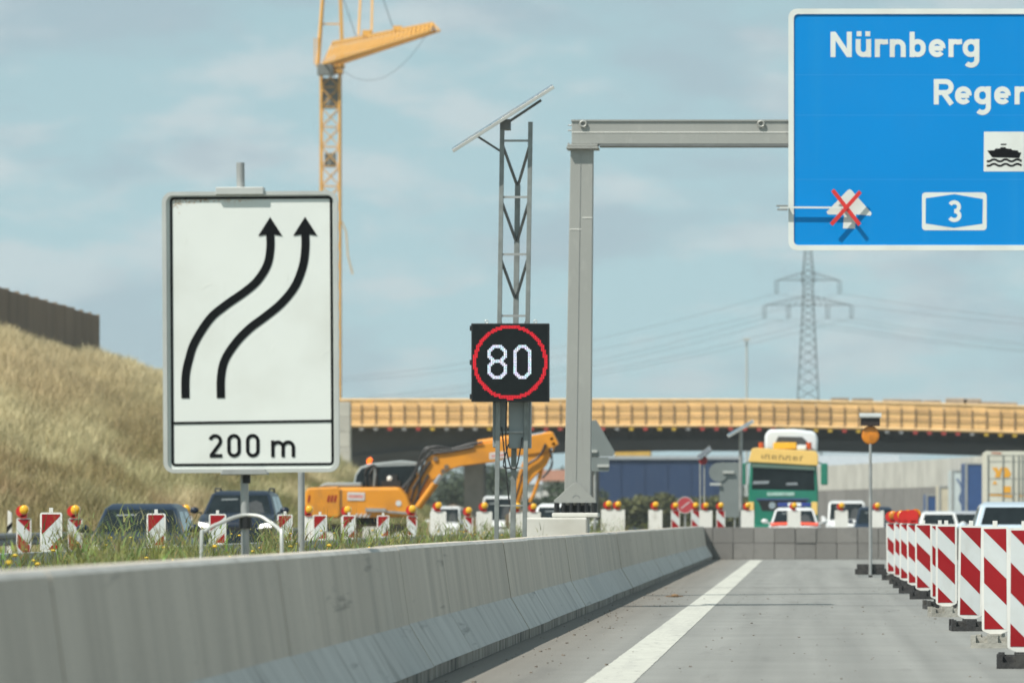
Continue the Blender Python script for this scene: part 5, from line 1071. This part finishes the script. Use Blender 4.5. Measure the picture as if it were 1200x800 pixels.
add('slewing_platform', MB().box(-1.15, 1.15, -1.1, 1.1, zj-.25, zj-.05).box(-1.0, 1.0, -1, 1, zj-.75, zj-.3), M['crane'], t); add('slewing_ring', MB().tube((0,0,zj-.28), (0,0,zj-.04), .95, 20), M['crane_grey'], t)
add('operator_cab', MB().box(-1.0, .35, -1.9, -1.12, zj-1.0, zj-.06), M['crane_grey'], t, bevel=.05)
# jib: triangular truss that comes towards us and to the right
Yt = F/15.05; tip = Vector((X(512, 15.05)-X(390, s), Yt-Yc, 1.0)); root_ = Vector((.1, -.9, 1.0)); dirj = (tip-root_); Lj = dirj.length; dj = dirj.normalized(); sd_ = Vector((dj.y, -dj.x, 0)).normalized()
jb = MB(); nb = 26
for k in range(nb):
    a, b = root_+dj*Lj*k/nb+Vector((0,0,zj-1.0)), root_+dj*Lj*(k+1)/nb+Vector((0,0,zj-1.0))
    for e in (-1, 1):
        ht = 1.75-1.15*k/nb; w_ = .72-.34*k/nb
        jb.bar(a+sd_*e*w_, b+sd_*e*w_, .15); tp = (a+b)/2+Vector((0,0,ht)); jb.bar(a+sd_*e*w_, tp, .10); jb.bar(b+sd_*e*w_, tp, .10)
    jb.bar(a-sd_*w_, a+sd_*w_, .10); jb.bar(a-sd_*w_, b+sd_*w_, .08)
    if k < nb-1: jb.bar((a+b)/2+Vector((0,0,ht)), (a+b)/2+dj*Lj/nb+Vector((0,0,1.75-1.15*(k+1)/nb)), .17)
JB = add('jib', jb, M['crane'], t)
for fr_, h_ in ((.36, .5), (.66, .35)): add('jib_fitting', MB().obox(root_+dj*Lj*fr_+Vector((0,0,zj-1.0+1.72-1.15*fr_+h_/2)), (.7,.7,h_)), M['crane'], JB)
apex = Vector((.2, .6, zj+13))
for a, b in ((-1.05,0),(1.0,0)):
    add('tower_head_leg', MB().bar((a,-.6,zj), apex+Vector((a*.35,0,0)), .2).bar((a,.7,zj), apex+Vector((a*.35,0,0)), .2), M['crane'], t)
add('head_cross_bar', MB().bar((-.8,0,zj+3.4), (.8,0,zj+3.4), .12).bar((-1.0,-.5,zj), (-1.0,-.5,zj+2.2), .18).bar((-1.3,-.5,zj), (-1.3,-.5,zj+2.2), .1), M['crane'], t)
pj = root_+dj*Lj*.36+Vector((0,0,zj+.4)); ap2 = Vector((2.2,-2,zj+16))
for e in (-.5, .85): add('pendant_bar', MB().bar(pj+sd_*e*.8, pj+sd_*e*.4+Vector((.3,3.2,16)), .16), M['crane'], JB)
add('hoist_rope', MB().path([pj+dj*Lj*.25, pj+Vector((-4.5, 12, 19))], .03, 5).path([pj+dj*(-Lj*.1), pj+Vector((-6, 9, 14))], .03, 5), M['hose'], JB)
qa, qb = root_+dj*2+Vector((0,0,zj-1.2)), root_+dj*Lj*.93+Vector((0,0,zj-1.1))
add('slack_cable', MB().path([qa+(qb-qa)*(k/12)-Vector((0,0,4.2*4*(k/12)*(1-k/12)*.55)) for k in range(13)], .016, 5), M['hose'], JB)
add('mast_tarp', MB().path([(1.0,-.9,Z(260,s)), (1.35,-.9,Z(272,s)), (1.5,-.9,Z(300,s)), (1.9,-.9,Z(322,s))], .07, 5), M['timber'], mast)

# ------------------------------------------------------------------ lamp mast, pylon, power cables
s = 12.5; t = thing('lamp_mast', (X(875, s), F/s, 0), 'thin pale lamp mast behind the bridge left of the pylon', 'lamp post')
add('pole', MB().tube((0,0,0), (0,0,Z(399,s)), .16, 8, .09), M['alu'], t); add('lamp_head', MB().box(-.32, .32, -.4, .4, Z(399,s), Z(396,s)), M['alu'], t)
s = 5.0; Yp = F/s; t = thing('power_pylon', (X(947, s), Yp, 0), 'grey lattice electricity pylon behind the bridge under the blue sign', 'pylon')
lz = lambda py: Z(py, s)
zt_ = lz(268); wz = lambda z: 3.6*(1-z/zt_)**1.15+.55 if z < lz(330) else 1.25*(1-(z-lz(330))/(zt_-lz(330)))+.25
zl_ = [0]
while zl_[-1] < zt_-1.5: zl_.append(zl_[-1]+max(1.3, wz(zl_[-1])*1.1))
tw = MB(); rr = .11
for a, b in zip(zl_[:-1], zl_[1:]):
    wa, wb = wz(a), wz(b); ca = [(-wa,-wa),(wa,-wa),(wa,wa),(-wa,wa)]; cb_ = [(-wb,-wb),(wb,-wb),(wb,wb),(-wb,wb)]
    for i in range(4):
        j = (i+1) % 4; tw.bar((*ca[i],a), (*cb_[i],b), rr*2); tw.bar((*ca[i],a), (*cb_[j],b), rr*1.1); tw.bar((*ca[j],a), (*cb_[i],b), rr*1.1)
add('tower', tw, M['pylon'], t)
ends = []
for (pc, pt, hwp) in ((328.5, 317, 37), (357.5, 345.5, 51)):
    zc, zp, hw = lz(pc), lz(pt), hwp/s; am = MB(); w0 = wz(zc)
    for e in (-1, 1):
        am.bar((0,-.8,zp), (e*hw,0,zc), .16); am.bar((0,.8,zp), (e*hw,0,zc), .16); am.bar((0,-.8,zc), (e*hw,0,zc), .16); am.bar((0,.8,zc), (e*hw,0,zc), .16)
        for q in range(1, 7): f = q/7; am.bar((e*hw*f,0,zc), (e*hw*(f-.07),0,zc+(zp-zc)*(1-f+.07)), .1); am.bar((e*hw*f,0,zc), (e*hw*min(1,f+.07),0,zc+(zp-zc)*max(0,1-f-.07)), .1)
        for f in ((1,) if hwp == 37 else (1,.45)):
            ins = MB().tube((e*hw*f-.35,0,zc), (e*hw*f-.3,0,zc-3.0), .13, 6).tube((e*hw*f+.35,0,zc), (e*hw*f+.3,0,zc-3.0), .13, 6).tube((e*hw*f-.4,0,zc-3.0), (e*hw*f+.4,0,zc-3.0), .12, 6)
            add('insulator', ins, M['pylon'], t); ends.append((e*hw*f, zc-3.05))
    add('cross_arm', am, M['pylon'], t)
P0 = Vector((X(947, s), Yp, 0))
for k, (ex, ez) in enumerate(ends):
    for sgn in (1, -1):
        a = P0+Vector((ex, 0, ez)); b = P0+Vector((sgn*300+ex*.4, -560 if sgn > 0 else 420, ez+(6 if sgn > 0 else 4))); pts = [a+(b-a)*q/24-Vector((0,0,4*19*(q/24)*(1-q/24))) for q in range(25)]
        tag(add('power_cable', MB().path(pts, .04, 4), M['wire']), 'thin power cable running '+('right' if sgn > 0 else 'left')+' from the '+['upper left','upper right','outer lower left','inner lower left','outer lower right','inner lower right'][(0, 1, 2, 3, 4, 5)[k]]+' arm of the pylon', 'cable', 'power cables right of the pylon' if sgn > 0 else 'power cables left of the pylon')

# ------------------------------------------------------------------ haze
hm = bpy.data.materials.new('haze'); hm.use_nodes = True; hn = hm.node_tree.nodes; hn.clear()
ho = hn.new('ShaderNodeOutputMaterial'); pv = hn.new('ShaderNodeVolumePrincipled'); pv.inputs['Color'].default_value = (.86,.95,.98,1); pv.inputs['Density'].default_value = .00013; pv.inputs['Anisotropy'].default_value = .2
hm.node_tree.links.new(pv.outputs[0], ho.inputs['Volume'])
tag(add('haze', MB().box(-2510, 2510, -160, 6010, -1.6, 95), hm), 'thin summer haze over the whole construction site', 'haze', kind='stuff')
